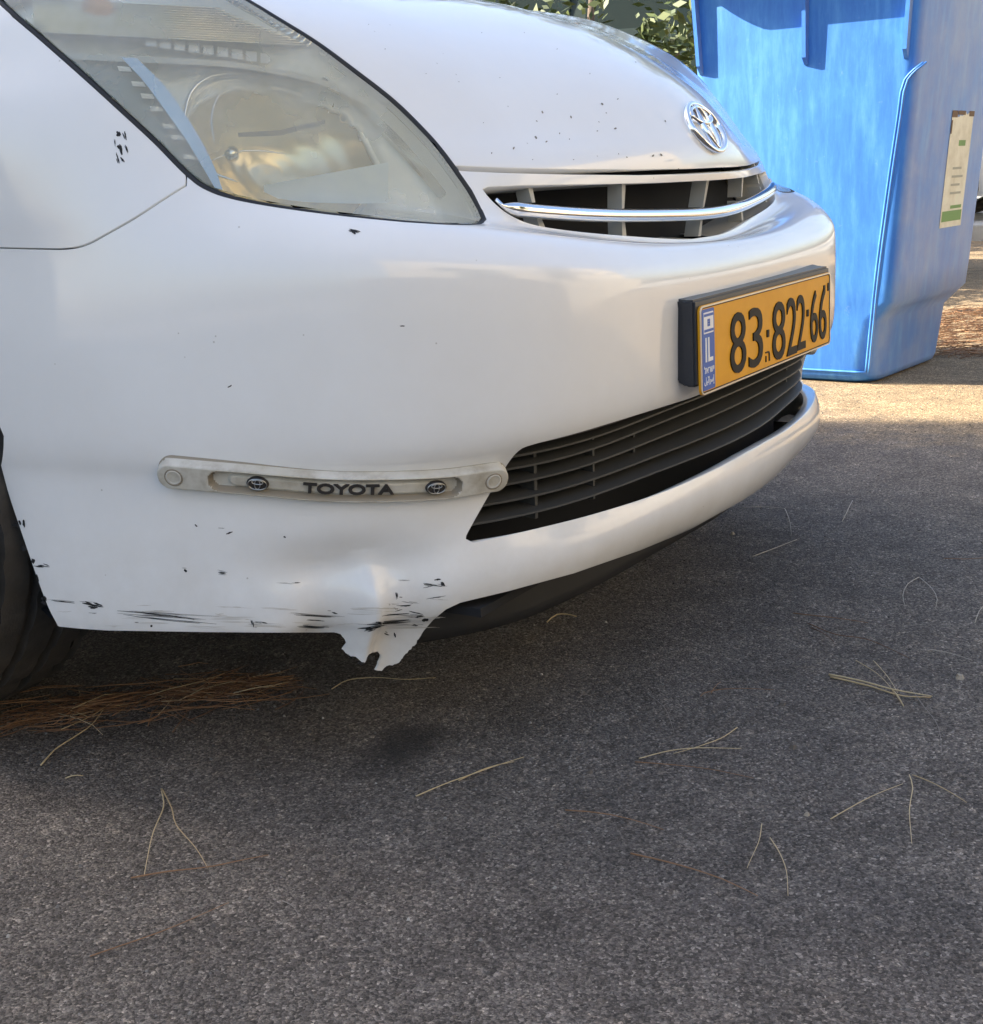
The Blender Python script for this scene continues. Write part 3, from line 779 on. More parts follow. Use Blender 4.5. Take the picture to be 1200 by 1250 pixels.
def mat_guard():
    m, n, l, b = nm('dirty_white_guard'); c = coord(n)
    d = noise(n, l, 30, 5, .65, c); e = noise(n, l, 6, 3, .6, c)
    c1 = ramp(n, l, d.outputs['Fac'], [(.30, (.40, .36, .29)), (.52, (.60, .58, .52)), (.75, (.68, .67, .62))])
    c2 = ramp(n, l, e.outputs['Fac'], [(.35, (.80, .76, .68)), (.65, (1, 1, 1))])
    l.new(mixc(n, l, 1., c1.outputs[0], c2.outputs[0], 'MULTIPLY'), b.inputs['Base Color']); setp(b, rough=.42); return m
GUARD = mat_guard(); GGRIME_SHADE = plain('guard_grime_shade', (.27, .23, .17), .7); GDARK = plain('guard_dark_print', (.03, .027, .025), .5); GCAP = plain('guard_cap', (.55, .52, .46), .5)
def guard_h(a, b):
    R = .0195; ac = min(max(a, 0), GLEN); e = R-math.hypot(a-ac, b)
    s = lambda t: max(0., min(1., t))**2*(3-2*max(0., min(1., t)))
    h = .017*s(e/.0062)-.003
    ti = .052; Ri = .0118; ac = min(max(a, ti), GLEN-ti); ei = Ri-math.hypot(a-ac, b)
    h -= .0085*s(ei/.0032)
    ti = .068; Ri = .0074; ac = min(max(a, ti), GLEN-ti); ei = Ri-math.hypot(a-ac, b)
    h += .0042*s(ei/.0018)
    return h
def make_guard(m_):
    V = []; F = []; na = 230; R = .0195
    fl = np.array([m_, 1, 1])
    cols = []
    for i in range(na+1):
        a = -R+(GLEN+2*R)*i/na; ac = min(max(a, 0), GLEN); wd = math.sqrt(max(0, R*R-(a-ac)**2))
        for j in range(33):
            b = wd*math.sin(math.pi*(j/32-.5)) if False else wd*(j/16-1)
            V.append(guard_frame(a, b, guard_h(a, b)))
    for i in range(na):
        for j in range(32):
            q = (i*33+j, i*33+j+1, (i+1)*33+j+1, (i+1)*33+j); F.append(q if m_ == 1 else q[::-1])
    g = obj('bumper_guard', np.array(V)*fl, F, GUARD, car)
    g.data.materials.append(GGRIME_SHADE)
    for pi, pl_ in enumerate(g.data.polygons):
        i_ = pi//32; j_ = pi % 32; a = -R+(GLEN+2*R)*(i_+.5)/na; ac = min(max(a, 0), GLEN); b = math.sqrt(max(0, R*R-(a-ac)**2))*((j_+.5)/16-1)
        ac = min(max(a, .052), GLEN-.052); e1 = .0118-math.hypot(a-ac, b); ac = min(max(a, .068), GLEN-.068); e2 = .0074-math.hypot(a-ac, b)
        e0 = R-math.hypot(a-min(max(a, 0), GLEN), b)
        if (0 < e1 < .0036 and e2 < .0004) or e0 < .0026: pl_.material_index = 1  # grime along the tray edge; round the outer edge a painted contact shadow
    fr = lambda a, b, o: guard_frame(a, b, o)*fl
    for ca in (.004, GLEN-.004):
        n = 24; V = []
        for r_, o_ in ((.0085, .012), (.0085, .0146), (.0070, .0152), (.0062, .0136), (.0, .0136)):
            V += [fr(ca+r_*math.cos(t), r_*math.sin(t), o_) for t in np.linspace(0, 2*math.pi, n, endpoint=False)]
        F = [(k*n+i, k*n+(i+1) % n, (k+1)*n+(i+1) % n, (k+1)*n+i) for k in range(4) for i in range(n)]
        obj('screw_cap', V, F, GCAP, g)
        V, F = tube([fr(ca+.0094*math.cos(t), .0094*math.sin(t), .0138) for t in np.linspace(0, 2*math.pi, n, endpoint=False)], .0009, 6, closed=True); obj('cap_groove', V, F, GGRIME_SHADE, g)
    mid = GLEN*.535
    def gtext(a, b, o):   # lettering reads outwards from the outer end on the right-hand guard
        return fr(a if m_ == 1 else GLEN-a, b, o)
    lettering('lettering', 'TOYOTA', mid-.047, mid+.047, -.0058, .0058, gtext, .0090, .0122, GDARK, g, .03)
    for ca in (GLEN*.265, GLEN*.80):
        V = []; n = 28
        for r_, o_ in ((1., .0085), (1., .0118), (.7, .0130), (.0, .0134)):
            V += [gtext(ca+.0115*r_*math.cos(t), .0075*r_*math.sin(t), o_) for t in np.linspace(0, 2*math.pi, n, endpoint=False)]
        F = [(k*n+i, k*n+(i+1) % n, (k+1)*n+(i+1) % n, (k+1)*n+i) for k in range(3) for i in range(n)]
        o = obj('small_badge', V, F, GDARK, g)
        for rx, rz, cz in ((.0098, .0062, 0), (.0058, .0024, .0026), (.0028, .0056, 0)):
            p = [gtext(ca+rx*math.cos(t), cz+rz*math.sin(t), .0134) for t in np.linspace(0, 2*math.pi, 26, endpoint=False)]
            V, F = tube(p, .0006, 5, closed=True); obj('badge_ring', V, F, CHROME_DULL, g)
make_guard(1); make_guard(-1)

# ------------------------------------------------------------------ scrapes, chips and dirt on the paint
SCR = plain('bare_black_plastic', (.012, .012, .013), .7)
def sliver(x0, y0, x1, y1, w, jag=.35, n=7):
    """a ragged thin scrape between two photograph points"""
    pts = []; d = np.array((x1-x0, y1-y0), float); L = np.linalg.norm(d)+1e-6; nrm = np.array((-d[1], d[0]))/L
    up = []; dn = []
    bend = rnd.uniform(-.018, .018)*L
    for i in range(n):
        t = i/(n-1); c = np.array((x0, y0))+d*t+nrm*bend*math.sin(math.pi*t); ww = w*.5*(math.sin(math.pi*min(1, max(0, t*.9+.05)))**.6)
        up.append(c+nrm*ww*rnd.uniform(1-jag, 1+jag)); dn.append(c-nrm*ww*rnd.uniform(1-jag, 1+jag))
    return up, dn
def scrape_mesh(name, items, par, fn, mat=SCR, lift=.00035):
    V = []; F = []
    strands = []
    for it in items:
        x0, y0, x1, y1, w = it; L = math.hypot(x1-x0, y1-y0)
        if L < 9: strands.append(it); continue
        for s_ in range(3 if w < 2 else 4):
            t0 = rnd.uniform(0, .5) if L < 40 else rnd.uniform(0, .2); t1 = rnd.uniform(max(t0+.15, .45 if L < 40 else .75), 1.); o_ = rnd.gauss(0, w*.55)
            nx, ny = -(y1-y0)/L, (x1-x0)/L
            strands.append((x0+(x1-x0)*t0+nx*o_, y0+(y1-y0)*t0+ny*o_, x0+(x1-x0)*t1+nx*o_*.6, y0+(y1-y0)*t1+ny*o_*.6+rnd.gauss(0, .6), w*rnd.uniform(.22, .6)))
    for it in strands:
        up, dn = sliver(*it)
        U = px_uk(up, fn is S_dent); D = px_uk(dn, fn is S_dent)
        if len(U) != len(up) or len(D) != len(dn): continue
        n = len(U); o = len(V); V += list(offs(U, -lift, fn))+list(offs(D, -lift, fn))
        F += [(o+i, o+i+1, o+n+i+1, o+n+i) for i in range(n-1)]
    return obj(name, V, F, mat, par)
sc = [(100, 735, 128, 742, 4), (108, 738, 122, 741, 6), (60, 731, 100, 736, 1.6), (140, 744, 250, 757, 1.6), (150, 750, 265, 762, 1.4), (170, 748, 230, 752, 1.2),
      (40, 689, 66, 692, 2.2), (22, 634, 27, 645, 6), (28, 664, 34, 674, 5), (35, 682, 42, 690, 5), (48, 730, 56, 738, 5), (44, 700, 48, 712, 3),
      (355, 710, 372, 711, 1.6), (266, 699, 278, 700, 2), (308, 759, 332, 761, 2), (308, 756, 309, 765, 2), (225, 695, 228, 698, 3),
      (358, 750, 412, 753, 2.2), (362, 764, 402, 766, 2.2), (405, 747, 412, 749, 1.6), (372, 757, 398, 758, 1.2), (276, 652, 284, 649, 2), (184, 763, 186, 765, 3),
      (436, 768, 475, 764, 3.2), (448, 762, 505, 757, 2.2), (442, 772, 462, 766, 3.4), (462, 752, 500, 749, 2.4), (484, 740, 510, 738, 2.2), (494, 750, 528, 752, 3), (476, 744, 494, 743, 2), (515, 757, 523, 756, 4.5),
      (484, 722, 485, 732, 2.4), (514, 712, 540, 715, 2.2), (530, 708, 538, 707, 2), (538, 711, 543, 715, 4), (516, 717, 530, 715, 1.5), (520, 730, 545, 728, 1.2), (500, 760, 512, 764, 2), (468, 771, 478, 776, 2), (481, 772, 483, 778, 2.4),
      (456, 760, 470, 760, 3), (430, 806, 446, 812, 3.5), (450, 800, 456, 806, 5), (424, 800, 432, 806, 2.5),
      (424, 281, 440, 284, 4.5), (428, 280, 434, 286, 3), (488, 398, 494, 398, 1.5), (278, 473, 283, 470, 1.6), (346, 655, 349, 656, 2), (238, 640, 241, 643, 1.6)]
scr = scrape_mesh('scrape_mark', sc, bumper, S_dent); scr['kind'] = 'stuff'
more = []
for x0, y0, x1, y1, w in sc[:40]:      # greyer drag marks round the black ones
    for q in range(1):
        dx, dy = rnd.gauss(0, 9), rnd.gauss(0, 4); e = rnd.uniform(.6, 1.7); mx, my = (x0+x1)/2+dx, (y0+y1)/2+dy; hx = max(6, abs(x1-x0))*.5*e
        if my < 768 and 60 < mx < 540: more.append((mx-hx, my-hx*.06, mx+hx, my+hx*.06, rnd.uniform(.5, 1.2)))
scr3 = scrape_mesh('drag_mark', more, bumper, S_dent, plain('grey_scuff', (.20, .19, .18), .7), .0003); scr3['kind'] = 'stuff'
more = [(x, y, x+rnd.uniform(15, 70), y+rnd.uniform(-2, 3), rnd.uniform(.6, 1.6)) for x, y in [(rnd.uniform(60, 520), rnd.uniform(738, 766)) for _ in range(30)]]
scr4 = scrape_mesh('pale_scuff', more, bumper, S_dent, plain('pale_scuff', (.50, .47, .42), .7), .0003); scr4['kind'] = 'stuff'
scr2 = scrape_mesh('chip_mark', [(142, 160, 146, 170, 6), (144, 168, 150, 190, 3), (141, 186, 146, 201, 2.5), (150, 160, 154, 172, 2.5), (152, 176, 157, 190, 2), (139, 168, 141, 178, 1.5), (147, 192, 152, 198, 2.4), (143, 178, 148, 182, 4)], [o for o in car.children if o.name == 'fender'][0], S); scr2['kind'] = 'stuff'
sp = []
for x, y, r in [(654, 168, 3.6), (667, 173, 2.5), (697, 143, 3), (627, 181, 3), (600, 187, 2), (662, 137, 3), (655, 148, 2), (735, 127, 3), (751, 157, 3), (754, 121, 2), (731, 149, 1.6), (695, 170, 1.6), (812, 148, 2.4), (797, 190, 3), (807, 189, 3), (765, 192, 2), (683, 163, 1.8), (729, 160, 1.8), (828, 206, 1.5), (776, 76, 1.5), (740, 138, 1.6), (680, 115, 1.5), (620, 130, 1.2), (590, 150, 1.3), (560, 100, 1.2), (470, 60, 1.3), (520, 90, 1.2), (610, 95, 1.2), (680, 60, 1.4), (720, 90, 1.4), (640, 40, 1.2), (450, 30, 1.1), (588, 40, 1.3), (755, 188, 1.5), (700, 195, 1.5), (650, 195, 1.4)]:
    a = rnd.uniform(0, 6.28); r *= .72; sp.append((x-r*.8*math.cos(a), y-r*.8*math.sin(a), x+r*.8*math.cos(a), y+r*.8*math.sin(a), r*.9))
dirt = scrape_mesh('dirt_specks', sp, hood, S, plain('dirt_brown', (.20, .18, .15), .9)); dirt['kind'] = 'stuff'

# ------------------------------------------------------------------ wheels
def mat_tyre():
    m, n, l, b = nm('tyre_rubber'); d = noise(n, l, 18, 5, .65, coord(n))
    c = ramp(n, l, d.outputs['Fac'], [(.3, (.028, .027, .026)), (.7, (.065, .060, .054))]); l.new(c.outputs[0], b.inputs['Base Color']); setp(b, rough=.8)
    f = noise(n, l, 300, 2, .5, coord(n)); bump(n, l, f.outputs['Fac'], .2, .002, b); return m
TYRE = mat_tyre(); ALLOY = plain('alloy', (.52, .53, .54), .3, metal=.9)
def make_wheel(par, loc, rot=0., R=.31, wd=.185, outer=-1):
    """tyre with four tread grooves and cross sipes, and a five-spoke rim; axis along X"""
    prof = []
    hw = wd/2
    prof += [(-hw*.80, R*.66), (-hw*1.03, R*.74), (-hw*1.06, R*.84), (-hw*1.0, R*.93), (-hw*.86, R*.985)]
    for gx in (-.50, -.17, .17, .50):
        prof += [((gx-.055)*wd*.86, R), ((gx-.045)*wd*.86, R-.011), ((gx+.045)*wd*.86, R-.011), ((gx+.055)*wd*.86, R)]
    prof = prof[:5]+[p for p in prof[5:]]
    prof += [(hw*.86, R*.985), (hw*1.0, R*.93), (hw*1.06, R*.84), (hw*1.03, R*.74), (hw*.80, R*.66)]
    n = 144; m = len(prof); V = []; F = []
    cz, sz = math.cos(rot), math.sin(rot)
    def tf(x, y, z): return (loc[0]+x*cz-y*sz, loc[1]+x*sz+y*cz, loc[2]+z)
    for j in range(n):
        a = 2*math.pi*j/n; sip = .0035 if j % 4 == 0 else 0
        for i, (x, r) in enumerate(prof):
            rr = r-(sip if r > R*.97 and r > R-.005 else 0); V.append(tf(x, rr*math.cos(a), rr*math.sin(a)))
    for j in range(n):
        for i in range(m-1): F.append((j*m+i, ((j+1) % n)*m+i, ((j+1) % n)*m+i+1, j*m+i+1))
    w = obj('wheel', V, F, TYRE, par); w.data.set_sharp_from_angle(angle=math.radians(40))
    # rim dish and spokes
    V = []; F = []; pr = [(outer*hw*.82, R*.665), (outer*hw*.70, R*.63), (-outer*hw*.4, R*.60), (-outer*hw*.8, R*.655)]
    for j in range(48):
        a = 2*math.pi*j/48
        for x, r in pr: V.append(tf(x, r*math.cos(a), r*math.sin(a)))
    for j in range(48):
        for i in range(3): F.append((j*4+i, ((j+1) % 48)*4+i, ((j+1) % 48)*4+i+1, j*4+i+1))
    rimo = obj('rim', V, F, ALLOY, w)
    for s_ in range(5):
        bm = bmesh.new(); a = 2*math.pi*s_/5
        pts = []
        for r, ww in ((.03, .03), (R*.64, .018)):
            for x in (outer*hw*.66, outer*hw*.45):
                for sgn in (-1, 1):
                    y = r*math.cos(a)-sgn*ww*math.sin(a); z = r*math.sin(a)+sgn*ww*math.cos(a); pts.append(bm.verts.new(tf(x, y, z)))
        for f in ((0, 1, 3, 2), (4, 6, 7, 5), (0, 4, 5, 1), (2, 3, 7, 6), (0, 2, 6, 4), (1, 5, 7, 3)): bm.faces.new([pts[i] for i in f])
        from_bm('spoke', bm, ALLOY, w)
    V, F = tube([tf(outer*hw*.70, 0, 0), tf(outer*hw*.5, 0, 0), tf(-outer*hw*.8, 0, 0)], [.045, .05, .07], 20, up=(0, 0, 1)); obj('hub', V, F, ALLOY, w)
    return w
for m_ in (1, -1):
    bm = bmesh.new(); box(bm, -m_*.61-.01, -m_*.61+.01, .50, 1.32, .19, .72); from_bm('wheel_well_wall', bm, BLACK_ROUGH, car)
make_wheel(car, (-.765, .905, .311), math.radians(0), outer=-1)
make_wheel(car, (.765, .905, .311), outer=1)
make_wheel(car, (-.765, 3.60, .311), outer=-1)
make_wheel(car, (.765, 3.60, .311), outer=1)

# ------------------------------------------------------------------ the rest of the car's body (behind the photograph's frame)
GLASS = plain('car_glass', (.02, .03, .03), .04, spec=.6)
def loft(name, sections, mat, par, close_ends=True, sharp=35):
    n = len(sections[0]); V = [p for s_ in sections for p in s_]
    F = [(i*n+j, i*n+j+1, (i+1)*n+j+1, (i+1)*n+j) for i in range(len(sections)-1) for j in range(n-1)]
    if close_ends: F += [tuple(range(n))[::-1], tuple((len(sections)-1)*n+j for j in range(n))]
    o = obj(name, V, F, mat, par); o.data.set_sharp_from_angle(angle=math.radians(sharp)); return o
def body_sec(y, zl, zs, w, tw, zt):
    half = [(w*.93, zl), (w*.985, zl+.06), (w, .45), (w*.995, .66), (w*.965, .80), (tw+.03, zs-.03), (tw, zs), (tw*.5, zt), (0, zt+.005)]
    return [(-x, y, z) for x, z in half]+[(x, y, z) for x, z in half[::-1][1:]]
loft('body_shell', [body_sec(1.752, .20, .945, .8615, .64, .955), body_sec(2.4, .20, .955, .8625, .66, .95), body_sec(3.2, .20, .98, .86, .66, .98), body_sec(3.9, .22, 1.04, .84, .64, 1.04), body_sec(4.3, .30, 1.06, .78, .60, 1.06), body_sec(4.44, .40, 1.02, .66, .52, 1.02)], PAINT, car)
def cab_sec(y, z, wb, wt, zb):
    return [(-wb, y, zb), (-wb*.97, y, zb+(z-zb)*.4), (-wt, y, z-.05), (-wt*.8, y, z-.012), (0, y, z), (wt*.8, y, z-.012), (wt, y, z-.05), (wb*.97, y, zb+(z-zb)*.4), (wb, y, zb)]
loft('windscreen', [cab_sec(1.12, .985, .62, .60, .93), cab_sec(1.5, 1.20, .66, .60, .93), cab_sec(1.95, 1.43, .685, .57, .93)], GLASS, car)
loft('roof', [cab_sec(1.95, 1.44, .688, .575, .94), cab_sec(2.3, 1.485, .69, .57, .94), cab_sec(2.9, 1.48, .69, .56, .95), cab_sec(3.5, 1.37, .67, .52, .98), cab_sec(4.25, 1.10, .60, .46, 1.03)], PAINT, car)
for m_ in (1, -1):
    for (ya, yb, za, zb_, zc) in ((1.72, 2.52, .97, 1.30, 1.41), (2.60, 3.35, .98, 1.41, 1.34)):
        wx = .694
        q = [(-wx, ya, za), (-wx, yb, za+.005), (-.60, yb-.03, zc-.03), (-.62, ya+.15, zb_-.05)]
        obj('side_window', np.array(q)*[m_, 1, 1], [(0, 1, 2, 3) if m_ == 1 else (3, 2, 1, 0)], GLASS, car, False)

# ================================================================== ground
def mat_asphalt():
    m, n, l, b = nm('asphalt'); c = coord(n)
    big = noise(n, l, .9, 5, .6, c); mid = noise(n, l, 9, 5, .65, c); fine = noise(n, l, 190, 3, .7, c)
    v = n.new('ShaderNodeTexVoronoi'); v.inputs['Scale'].default_value = 340; l.new(c, v.inputs['Vector'])
    v2 = n.new('ShaderNodeTexVoronoi'); v2.inputs['Scale'].default_value = 650; l.new(c, v2.inputs['Vector'])
    sep = n.new('ShaderNodeSeparateColor'); l.new(v.outputs['Color'], sep.inputs[0])
    sep2 = n.new('ShaderNodeSeparateColor'); l.new(v2.outputs['Color'], sep2.inputs[0])
    stone = ramp(n, l, sep.outputs[0], [(0., (.058, .053, .048)), (.45, (.118, .108, .099)), (.80, (.170, .157, .144)), (.95, (.215, .199, .183)), (1., (.34, .317, .29))])
    v3 = n.new('ShaderNodeTexVoronoi'); v3.inputs['Scale'].default_value = 120; l.new(c, v3.inputs['Vector'])
    sep3 = n.new('ShaderNodeSeparateColor'); l.new(v3.outputs['Color'], sep3.inputs[0])
    agg = ramp(n, l, sep3.outputs[2], [(0., (.86, .86, .86)), (.80, (1., 1., 1.)), (.95, (1.08, 1.06, 1.04)), (1., (1.45, 1.42, 1.36))])
    grit = ramp(n, l, sep2.outputs[1], [(0., (.55, .55, .55)), (.5, (.95, .95, .95)), (.92, (1.25, 1.22, 1.18)), (1., (1.8, 1.75, 1.65))])
    col = mixc(n, l, 1., stone.outputs[0], grit.outputs[0], 'MULTIPLY'); col = mixc(n, l, 1., col, agg.outputs[0], 'MULTIPLY')
    tone = ramp(n, l, mid.outputs['Fac'], [(.25, (.66, .64, .63)), (.75, (1.32, 1.28, 1.24))]); col = mixc(n, l, 1., col, tone.outputs[0], 'MULTIPLY')
    tb = ramp(n, l, big.outputs['Fac'], [(.3, (.82, .82, .85)), (.7, (1.15, 1.10, 1.02))]); col = mixc(n, l, 1., col, tb.outputs[0], 'MULTIPLY')
    # old oil stain in front of the bumper; browner, darker ground under the car's nose
    st = noise(n, l, 14, 4, .6, c)
    def blob(px_, rx, ry, cut, colr, strength, cin):
        g = on_ground(*px_)
        mp = n.new('ShaderNodeMapping'); mp.vector_type = 'POINT'; l.new(c, mp.inputs['Vector'])
        mp.inputs['Location'].default_value = (-g[0]/rx, -g[1]/ry, 0); mp.inputs['Scale'].default_value = (1/rx, 1/ry, 0)
        ln = n.new('ShaderNodeVectorMath'); ln.operation = 'LENGTH'; l.new(mp.outputs[0], ln.inputs[0])
        ad = n.new('ShaderNodeMath'); ad.operation = 'MULTIPLY_ADD'; ad.inputs[1].default_value = .9; l.new(st.outputs['Fac'], ad.inputs[0]); l.new(ln.outputs['Value'], ad.inputs[2])
        r = ramp(n, l, ad.outputs[0], [(.55, strength), (1.55, 0.)]) ; r.color_ramp.interpolation = 'EASE'
        return mixc(n, l, r.outputs[0], cin, colr)
    col = blob((490, 912), .19, .11, 1., (.030, .027, .025), .75, col)
    col = blob((735, 690), .5, .14, 1., (.060, .038, .024), .35, col)
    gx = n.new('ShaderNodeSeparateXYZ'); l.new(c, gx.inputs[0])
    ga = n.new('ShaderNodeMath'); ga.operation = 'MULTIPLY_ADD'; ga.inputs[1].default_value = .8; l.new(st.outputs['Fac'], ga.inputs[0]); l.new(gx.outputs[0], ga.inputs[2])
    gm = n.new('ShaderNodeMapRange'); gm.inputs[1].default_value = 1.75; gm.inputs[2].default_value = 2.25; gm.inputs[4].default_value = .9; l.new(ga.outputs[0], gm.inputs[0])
    sun_tint = mixc(n, l, 1., col, (2.3, 1.95, 1.35), 'MULTIPLY'); col = mixc(n, l, gm.outputs[0], col, sun_tint)  # sunlight on the strip by the bin, put into the ground colour
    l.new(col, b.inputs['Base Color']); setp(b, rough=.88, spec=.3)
    h = n.new('ShaderNodeMath'); h.operation = 'MULTIPLY_ADD'; h.inputs[1].default_value = -1.; l.new(v.outputs['Distance'], h.inputs[0]); l.new(fine.outputs['Fac'], h.inputs[2])
    bump(n, l, h.outputs[0], .65, .0035, b)
    return m
ASPH = mat_asphalt()
# the sheet is finer where the camera stands so that it can undulate a little
xs = np.concatenate([[-180, -60, -20, -8], np.arange(-4, 5.01, .25), [8, 12, 25, 60, 180]]); ys = np.concatenate([[-180, -60, -20, -8], np.arange(-3, 4.01, .25), [8, 14, 25, 60, 180]])
V = [(x, y, 0.) for x in xs for y in ys]
ny = len(ys); F = [(i*ny+j, (i+1)*ny+j, (i+1)*ny+j+1, i*ny+j+1) for i in range(len(xs)-1) for j in range(ny-1)]
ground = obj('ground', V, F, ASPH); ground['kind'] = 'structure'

# loose grit on the asphalt near the camera: too many to count
V = []; F = []
def stone_at(p, r):
    o = len(V); a0 = rnd.uniform(0, 6.28); n = 5
    for j in range(n):
        a = a0+6.283*j/n; q = r*rnd.uniform(.7, 1.2); V.append((p[0]+q*math.cos(a), p[1]+q*math.sin(a), -.0002))
    for j in range(n):
        a = a0+.4+6.283*j/n; q = r*rnd.uniform(.35, .7); V.append((p[0]+q*math.cos(a), p[1]+q*math.sin(a), r*rnd.uniform(.5, .9)))
    for j in range(n): F.append((o+j, o+(j+1) % n, o+n+(j+1) % n, o+n+j))
    F.append(tuple(o+n+j for j in range(n)))
for i in range(5200):
    t = rnd.random(); x = -1.3+rnd.random()**.8*3.6; y = -.75+rnd.random()*1.5
    stone_at((x, y), rnd.choice((.0008, .001, .0013, .0013, .0017, .0024)))
def mat_grit():
    m, n, l, b = nm('grit'); g = n.new('ShaderNodeNewGeometry')
    r = ramp(n, l, g.outputs['Random Per Island'], [(0, (.06, .055, .05)), (.6, (.14, .13, .12)), (.93, (.22, .21, .19)), (1., (.42, .40, .36))])
    l.new(r.outputs[0], b.inputs['Base Color']); setp(b, rough=.9); return m
grit = obj('grit', V, F, mat_grit(), smooth=False); tag(grit, 'loose grit and small stones on the asphalt', 'grit', kind='stuff')

# ------------------------------------------------------------------ pine needles
def needle_mat(name, a, b_):
    m, n, l, b = nm(name); g = n.new('ShaderNodeNewGeometry')
    r = ramp(n, l, g.outputs['Random Per Island'], [(0, a), (1, b_)]); l.new(r.outputs[0], b.inputs['Base Color']); setp(b, rough=.65); return m
N_TAN = needle_mat('needle_tan', (.42, .31, .16), (.56, .45, .27)); N_BROWN = needle_mat('needle_brown', (.10, .045, .02), (.32, .17, .08)); N_PALE = needle_mat('needle_pale', (.36, .32, .26), (.48, .43, .36)); N_GREY = needle_mat('needle_grey', (.16, .14, .12), (.26, .23, .20))
def needle(px_lines, mat, label, w=.0011, lift=.0022):
    """one fallen needle (or a forked pair): polylines of photograph points on the ground"""
    V = []; F = []
    for ln_ in px_lines:
        P = np.array([on_ground(x, y) for x, y in catmull(ln_, 6)]); n = len(P)
        t = np.linspace(0, 1, n); P[:, 2] = lift+.003*np.sin(np.pi*t)*rnd.uniform(.3, 1.5)
        v, f = tube(P, [.68*max(.25*w, w*(1-.5*q)) for q in t], 5); o = len(V); V += v; F += [tuple(i+o for i in q) for q in f]
    o = obj('pine_needle', V, F, mat); tag(o, label, 'pine needle', 'pine needles fallen on the asphalt'); return o
needle([[(197, 965), (200, 990), (187, 1025), (176, 1072)], [(198, 965), (210, 990), (216, 1012), (240, 1040), (254, 1062)]], N_TAN, 'forked straw-coloured pine needle with two long splayed legs', .0012)
needle([[(160, 1074), (200, 1068), (255, 1062), (300, 1052), (328, 1046)]], N_BROWN, 'reddish brown needle lying across the feet of the forked one', .0014)
needle([[(50, 936), (68, 918), (90, 904), (112, 888), (128, 866)]], N_TAN, 'broad pale needle leaning out of the brown needle heap', .0016)
needle([[(80, 952), (102, 949)]], N_TAN, 'short straw-coloured needle stub below the brown needle heap', .0014)
needle([[(405, 843), (425, 833), (460, 831), (495, 833), (532, 829)]], N_TAN, 'bent tan needle lying beneath the torn bumper corner', .0011)
needle([[(508, 974), (545, 960), (580, 948), (612, 936), (640, 926)], [(560, 955), (600, 940), (628, 932)]], N_TAN, 'long orange-tan needle pair beside the dark oil stain', .0012)
needle([[(668, 761), (680, 754), (704, 754)]], N_TAN, 'short curled orange needle below the splitter', .0018)
needle([[(1012, 825), (1050, 834), (1090, 845), (1138, 852)], [(1014, 828), (1060, 840), (1100, 852), (1136, 853)], [(1090, 845), (1103, 864)]], N_TAN, 'thick bundle of tan pine needles, the heaviest on the asphalt', .0022)
needle([[(968, 750), (1000, 755), (1060, 762)], [(985, 762), (1020, 778), (1060, 785), (1110, 805)], [(990, 768), (1018, 785)]], N_BROWN, 'brown needle cluster fanning out above the tan bundle', .0012)
needle([[(1045, 808), (1070, 825), (1085, 840), (1103, 863)], [(1066, 808), (1085, 832), (1096, 848)]], N_TAN, 'pair of thin needles crossing the tan bundle', .0009)
needle([[(1122, 706), (1108, 716), (1102, 730), (1105, 742)], [(1122, 706), (1138, 722), (1144, 734), (1142, 745)]], N_PALE, 'pale grey needle pair curved like an open horseshoe', .0010)
needle([[(918, 681), (945, 672), (973, 660)]], N_PALE, 'straight pale needle in front of the lower lip', .0012)
needle([[(958, 622), (964, 640), (966, 654)], [(904, 621), (945, 622), (958, 622)]], N_PALE, 'bent pale needle shaped like a hook near the lower lip', .0009)
needle([[(1028, 638), (1034, 628), (1041, 612)]], N_PALE, 'short pale needle alone beyond the hooked one', .0011)
needle([[(1014, 1002), (1040, 990), (1070, 975), (1102, 959)], [(1110, 948), (1114, 965), (1110, 995), (1113, 1032)], [(1114, 948), (1150, 968), (1180, 982)]], N_TAN, 'three thin tan needles meeting at one end', .0010)
needle([[(900, 890), (880, 905), (850, 916), (822, 922)], [(780, 928), (830, 920), (905, 916)]], N_TAN, 'two tan needles crossing at a narrow angle on open asphalt', .0010)
needle([[(775, 932), (830, 938), (870, 943), (920, 952)]], N_BROWN, 'long dark brown needle under the narrow crossed pair', .0009)
needle([[(690, 991), (730, 997), (770, 1005), (810, 1015)]], N_BROWN, 'long brown needle lying flat and nearly straight', .0011)
needle([[(770, 1044), (830, 1062), (880, 1078), (925, 1096)]], N_BROWN, 'thick brown twig-like needle by a dark patch', .0014)
needle([[(930, 1008), (926, 1035), (912, 1062)]], N_TAN, 'thin upright-looking tan needle curved at its foot', .0008)
needle([[(940, 1025), (952, 1048), (960, 1070), (962, 1096)]], N_TAN, 'thin tan needle bowed like an arc', .0009)
needle([[(790, 848), (812, 868), (823, 896)]], N_GREY, 'grey kinked needle in the middle of open asphalt', .0009)
needle([[(855, 852), (870, 846), (945, 844)], [(868, 848), (880, 834)]], N_BROWN, 'faint brown needle with a short side leg', .0008)
needle([[(1110, 838), (1125, 862), (1145, 890), (1150, 925)]], N_GREY, 'grey drooping needle beyond the tan bundle', .0008)
needle([[(1132, 794), (1160, 800), (1187, 808)]], N_PALE, 'straight pale grey needle beside a leaf scrap', .0009)
needle([[(1152, 683), (1180, 685), (1215, 682)]], N_BROWN, 'faint brown needle far out on the asphalt', .0010)
needle([[(1190, 762), (1195, 750), (1202, 740)]], N_PALE, 'short curved whitish needle at the asphalt margin', .0010)
needle([[(812, 800), (840, 795), (850, 792)]], N_GREY, 'short grey needle in front of the splitter', .0009)
